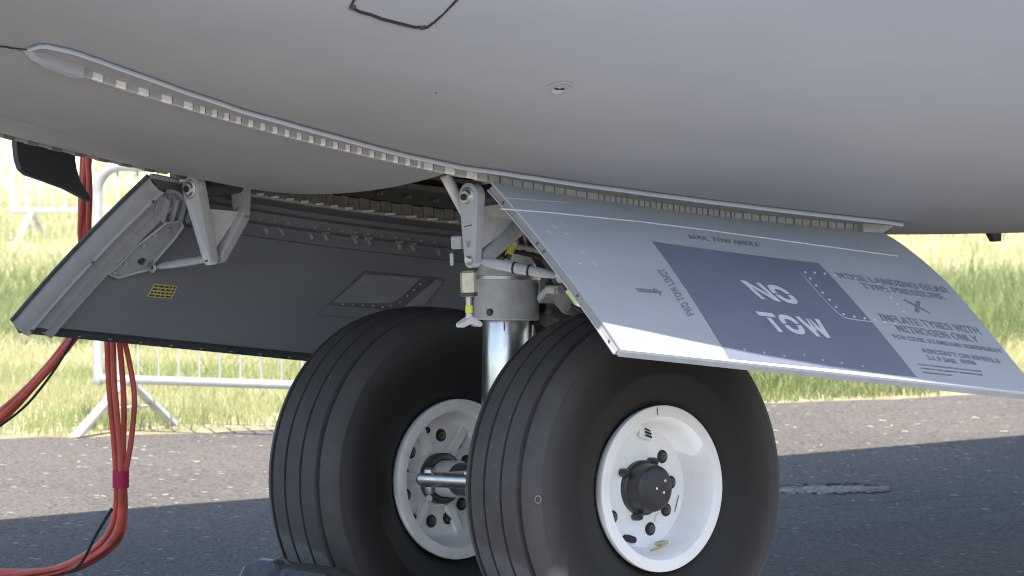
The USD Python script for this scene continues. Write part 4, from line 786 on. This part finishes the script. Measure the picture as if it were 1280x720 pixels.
obj('tarmac_crack', [ribbon([(900, 643), (940, 640), (980, 635), (1020, 634), (1060, 630), (1100, 629), (1130, 626), (1200, 622), (1290, 618)], 0.0035, 0.004), grid(gp2)], 'crack_dark', None, kind='structure')
straw = []
for k_ in range(130):
    p_ = ground_at(rng.uniform(-20, 1300), rng.uniform(520, 640)); 
    if p_[1] < edge_y(p_[0]) + 0.05: continue
    a = rng.uniform(0, 3.14); L = rng.uniform(0.008, 0.032); straw.append(box(p_ + A3([0, 0, 0.006]), (L, 0.003, 0.003), (math.cos(a), math.sin(a), rng.normal(0, 0.08)), (-math.sin(a), math.cos(a), 0)))
obj('straw', straw, 'dry_straw', None, kind='stuff', label='dry grass clippings scattered over the sunlit tarmac', cat='straw')

# ---------------------------------------------------------------- crowd barriers
def barrier(L=2.3):
    """Local frame: x along the panel, z up, left post at x = 0."""
    ht, zr, r = 1.085, 0.215, 0.0215
    t = xf('crowd_barrier', None, np.eye(4))
    c = 0.11; fr = [(0, 0, 0.19), (0, 0, zr)] + [(0, 0, ht - c)] + [(c - c * math.cos(a), 0, ht - c + c * math.sin(a)) for a in np.linspace(0.2, 1.57, 8)] + [(L - c + c * math.sin(a), 0, ht - c + c * math.cos(a)) for a in np.linspace(0, 1.4, 8)] + [(L, 0, ht - c), (L, 0, zr), (L, 0, 0.19)]
    f = obj('frame', tube(fr, r, 14), 'galvanised', t, smooth=True)
    obj('bottom_rail', tube([(0.015, 0, zr), (L - 0.015, 0, zr)], 0.018, 12), 'galvanised', t, smooth=40)
    nb = int(L / 0.09)
    for k_ in range(1, nb): obj('bar', tube([(k_ * L / nb, 0, zr + 0.01), (k_ * L / nb, 0, ht - 0.008)], 0.0048, 8), 'galvanised', t, smooth=40)
    for xo in (0.13, L - 0.13):
        obj('foot', [hull([(xo + a * 0.02, s * 0.03 + b * 0.012, zr - 0.01) for a in (-1, 1) for b in (-1, 1)] + [(xo + s * 0.075 + a * 0.022, s * 0.30 + b * 0.022, 0.004) for a in (-1, 1) for b in (-1, 1)]) for s in (-1, 1)], 'galvanised', t)
        obj('foot_brace', tube([(xo - 0.036, -0.15, 0.10), (xo + 0.036, 0.15, 0.10)], 0.007, 8), 'galvanised', t, smooth=40)
    for z_ in (0.46, 0.80): obj('hook', tube([(-0.015, 0, z_), (-0.045, 0, z_), (-0.05, 0, z_ - 0.03), (-0.05, 0, z_ - 0.075)], 0.006, 8), 'galvanised', t, smooth=True)
    obj('loop', [tube([(L + 0.015, 0, z_ - 0.04), (L + 0.04, 0.0, z_ - 0.04), (L + 0.04, 0, z_ - 0.01), (L + 0.015, 0, z_ - 0.01)], 0.006, 8) for z_ in (0.46, 0.80)], 'galvanised', t)
    return t
def mplace(o, dirx):
    x_ = unit(dirx); M = np.eye(4); M[:3, 0] = x_; M[:3, 1] = np.cross([0, 0, 1], x_); M[:3, 3] = o; return M
b1 = barrier()
S0 = world_at(122.5, 480, 22.4); S1 = world_at(367, 488.5, 22.06); dr = S1 - S0; dr[2] = 0

b1.GetAttribute('xformOp:transform').Set(Gf.Matrix4d(*mplace((S0[0], S0[1], 0), dr).T.ravel()))
put(b1, 'nearest galvanised crowd barrier, on the grass edge behind the red cables', 'barrier', 'crowd barriers')
q = ground_at(15.5, 302)
copy_of(b1, mplace((q[0], q[1], 0), RIGHT), label='distant crowd barrier in the field, its post behind the black blade antenna', cat='barrier', group='crowd barriers')
q = ground_at(11, 302); copy_of(b1, mplace(tuple((q - RIGHT * 2.38)[:2]) + (0,), RIGHT), label='distant crowd barrier cut off by the left picture edge', cat='barrier', group='crowd barriers')

# ---------------------------------------------------------------- red ground power cables
def cable(pix, r, label, m='cable_red', seed=0, group='red power cables hanging from the nose', name='power_cable', cat_='cable'):
    P = [world_at(x_, y_, d_) for x_, y_, d_ in pix]
    return obj(name, tube(spline(P, 10), r, 12), m, None, smooth=True, label=label, cat=cat_, group=group)
CR = 0.0088
top = [(112, 120, 16.0), (108, 180, 16.0)]
cable(top + [(104, 240, 16.0), (101, 300, 16.02), (118, 360, 16.05), (132, 410, 16.06), (136, 480, 16.08), (143, 560, 16.1), (145, 598, 16.1), (145, 630, 16.12), (136, 665, 16.25), (108, 692, 16.5), (62, 712, 16.8), (0, 714, 17.05), (-80, 712, 17.1)], CR, 'hanging red cable on the left of the strapped bundle')
cable([(114, 120, 15.98), (110, 180, 15.98), (112, 240, 15.97), (112, 300, 16.0), (130, 360, 16.03), (140, 410, 16.03), (143, 480, 16.05), (150, 560, 16.06), (151, 598, 16.07), (151, 635, 16.09), (144, 668, 16.2), (118, 692, 16.45), (70, 710, 16.75), (0, 719, 17.0), (-80, 720, 17.05)], CR, 'hanging red cable in front of the bundle, under the middle of the strap')
cable([(116, 120, 16.02), (113, 180, 16.02), (108, 240, 16.02), (106, 300, 16.05), (128, 360, 16.08), (146, 410, 16.08), (153, 470, 16.1), (155, 520, 16.1), (154, 560, 16.11), (155, 598, 16.11), (156, 640, 16.13), (150, 672, 16.25), (122, 698, 16.5), (78, 716, 16.8), (0, 726, 17.02), (-80, 728, 17.05)], CR, 'hanging red cable second from the right in the bundle')
cable([(118, 120, 16.04), (112, 180, 16.04), (104, 240, 16.05), (103, 300, 16.08), (132, 360, 16.1), (151, 410, 16.1), (163, 460, 16.1), (168, 500, 16.1), (164, 550, 16.1), (158, 585, 16.09), (155, 600, 16.08), (152, 640, 16.1), (144, 672, 16.22), (112, 698, 16.5), (66, 716, 16.8), (0, 722, 17.03), (-80, 724, 17.06)], CR * 0.95, 'hanging red cable bowing out on the right of the bundle')
for k_, (dx, dd, lab) in enumerate([(0, 16.05, 'upper red cable slanting down to the left picture edge'), (5, 16.02, 'middle red cable slanting down to the left picture edge'), (9, 16.08, 'lower red cable slanting down to the left picture edge')]):
    cable([(106 + dx, 120, dd), (104 + dx * .7, 190, dd), (101 + dx * .8, 250, dd), (101 + dx, 310, dd), (104 + dx, 360, dd + .05), (97 + dx, 402, dd + .1), (76 + dx * .9, 436, dd + .12), (40 + dx * .8, 478, dd + .18), (0 + dx * .5, 514 + k_ * 5, dd + .25), (-60, 560 + k_ * 6, dd + .4)], CR * 0.95, lab)
cable([(140, 636, 16.04), (128, 655, 16.02), (118, 672, 16.1), (105, 698, 16.35), (92, 711, 16.6), (70, 717, 16.78), (20, 724, 16.95), (-60, 734, 17.0)], 0.005, 'thin black cable running beside the red bundle towards the ground', 'cable_black', group='black leads along the red cables')
cable([(98, 412, 16.1), (76, 450, 16.14), (52, 484, 16.2), (22, 516, 16.25), (-40, 560, 16.4)], 0.004, 'thin black lead under the slanting red cables', 'cable_black', group='black leads along the red cables')
s0, s1 = world_at(151, 588, 16.09), world_at(151, 609, 16.09)
X_, Y_, Z_ = RIGHT, VIEW, A3([0, 0, 1.0])
loopp = [(1.0, 0.0), (0.93, 0.55), (0.5, 0.85), (0, 0.9), (-0.5, 0.85), (-0.93, 0.55), (-1.0, 0), (-0.93, -0.55), (-0.5, -0.85), (0, -0.9), (0.5, -0.85), (0.93, -0.55)]
hw, hd = 0.0225, 0.036
ringp = lambda c, e: A3([c + X_ * a * (hw + e) + Y_ * b * (hd + e) for a, b in loopp + loopp[:1]])
so = A3([ringp(s1, 0.002), ringp(s0, 0.002)]); si = A3([ringp(s1, 0), ringp(s0, 0)])
obj('cable_strap', slab(so, si), 'strap_magenta', None, smooth=40, label='magenta strap wrapped round the hanging red cables', cat='strap')

# ---------------------------------------------------------------- wheel chock in front of the far wheel
def awp(p_): return RX @ (A3(p_, float) - PIV) + PIV
q0, q1 = awp(atX(316, 701, 0.60)), awp(atX(437, 708, 0.60)); ztop = 0.5 * (q0[2] + q1[2])
y0, y1 = q0[1], q1[1]
prof = [(0.45, 0.0), (0.78, 0.0), (0.775, 0.05), (0.675, ztop - 0.05), (0.65, ztop - 0.012), (0.62, ztop), (0.585, ztop), (0.555, ztop - 0.014), (0.50, 0.12), (0.452, 0.06)]
segs = []
for y_, sc in ((y0, 0.86), (y0 + 0.018, 0.96), (y0 + 0.035, 1.0), (y0 + 0.17, 1.0), (y0 + 0.172, 0.985), (y0 + 0.184, 0.985), (y0 + 0.186, 1.0), (y1 - 0.04, 1.0), (y1 - 0.016, 0.95), (y1, 0.84)):
    segs.append([((a - 0.61) * sc + 0.61, y_, b * sc) for a, b in prof])
g = A3(segs); ringed = np.concatenate([g, g[:, :1]], 1); body = grid(ringed)
caps = [trimesh.Trimesh(g[i], A3([[0, k_, k_ + 1] if i else [0, k_ + 1, k_] for k_ in range(1, len(prof) - 1)]), process=False) for i in (0, -1)]
ck = xf('wheel_chock', None, None, label='worn black rubber chock on the tarmac in front of the far nose wheel', cat='chock')
obj('block', cat([body] + caps), 'chock_rubber', ck, smooth=30)
hpts = [(0.615, y0 + 0.10, ztop - 0.01), (0.615, y0 + 0.125, ztop + 0.006), (0.615, y0 + 0.155, ztop + 0.008), (0.615, y0 + 0.185, ztop - 0.008)]
obj('rope_handle', tube(spline(hpts, 6), 0.006, 8), 'dark_steel', ck, smooth=True)
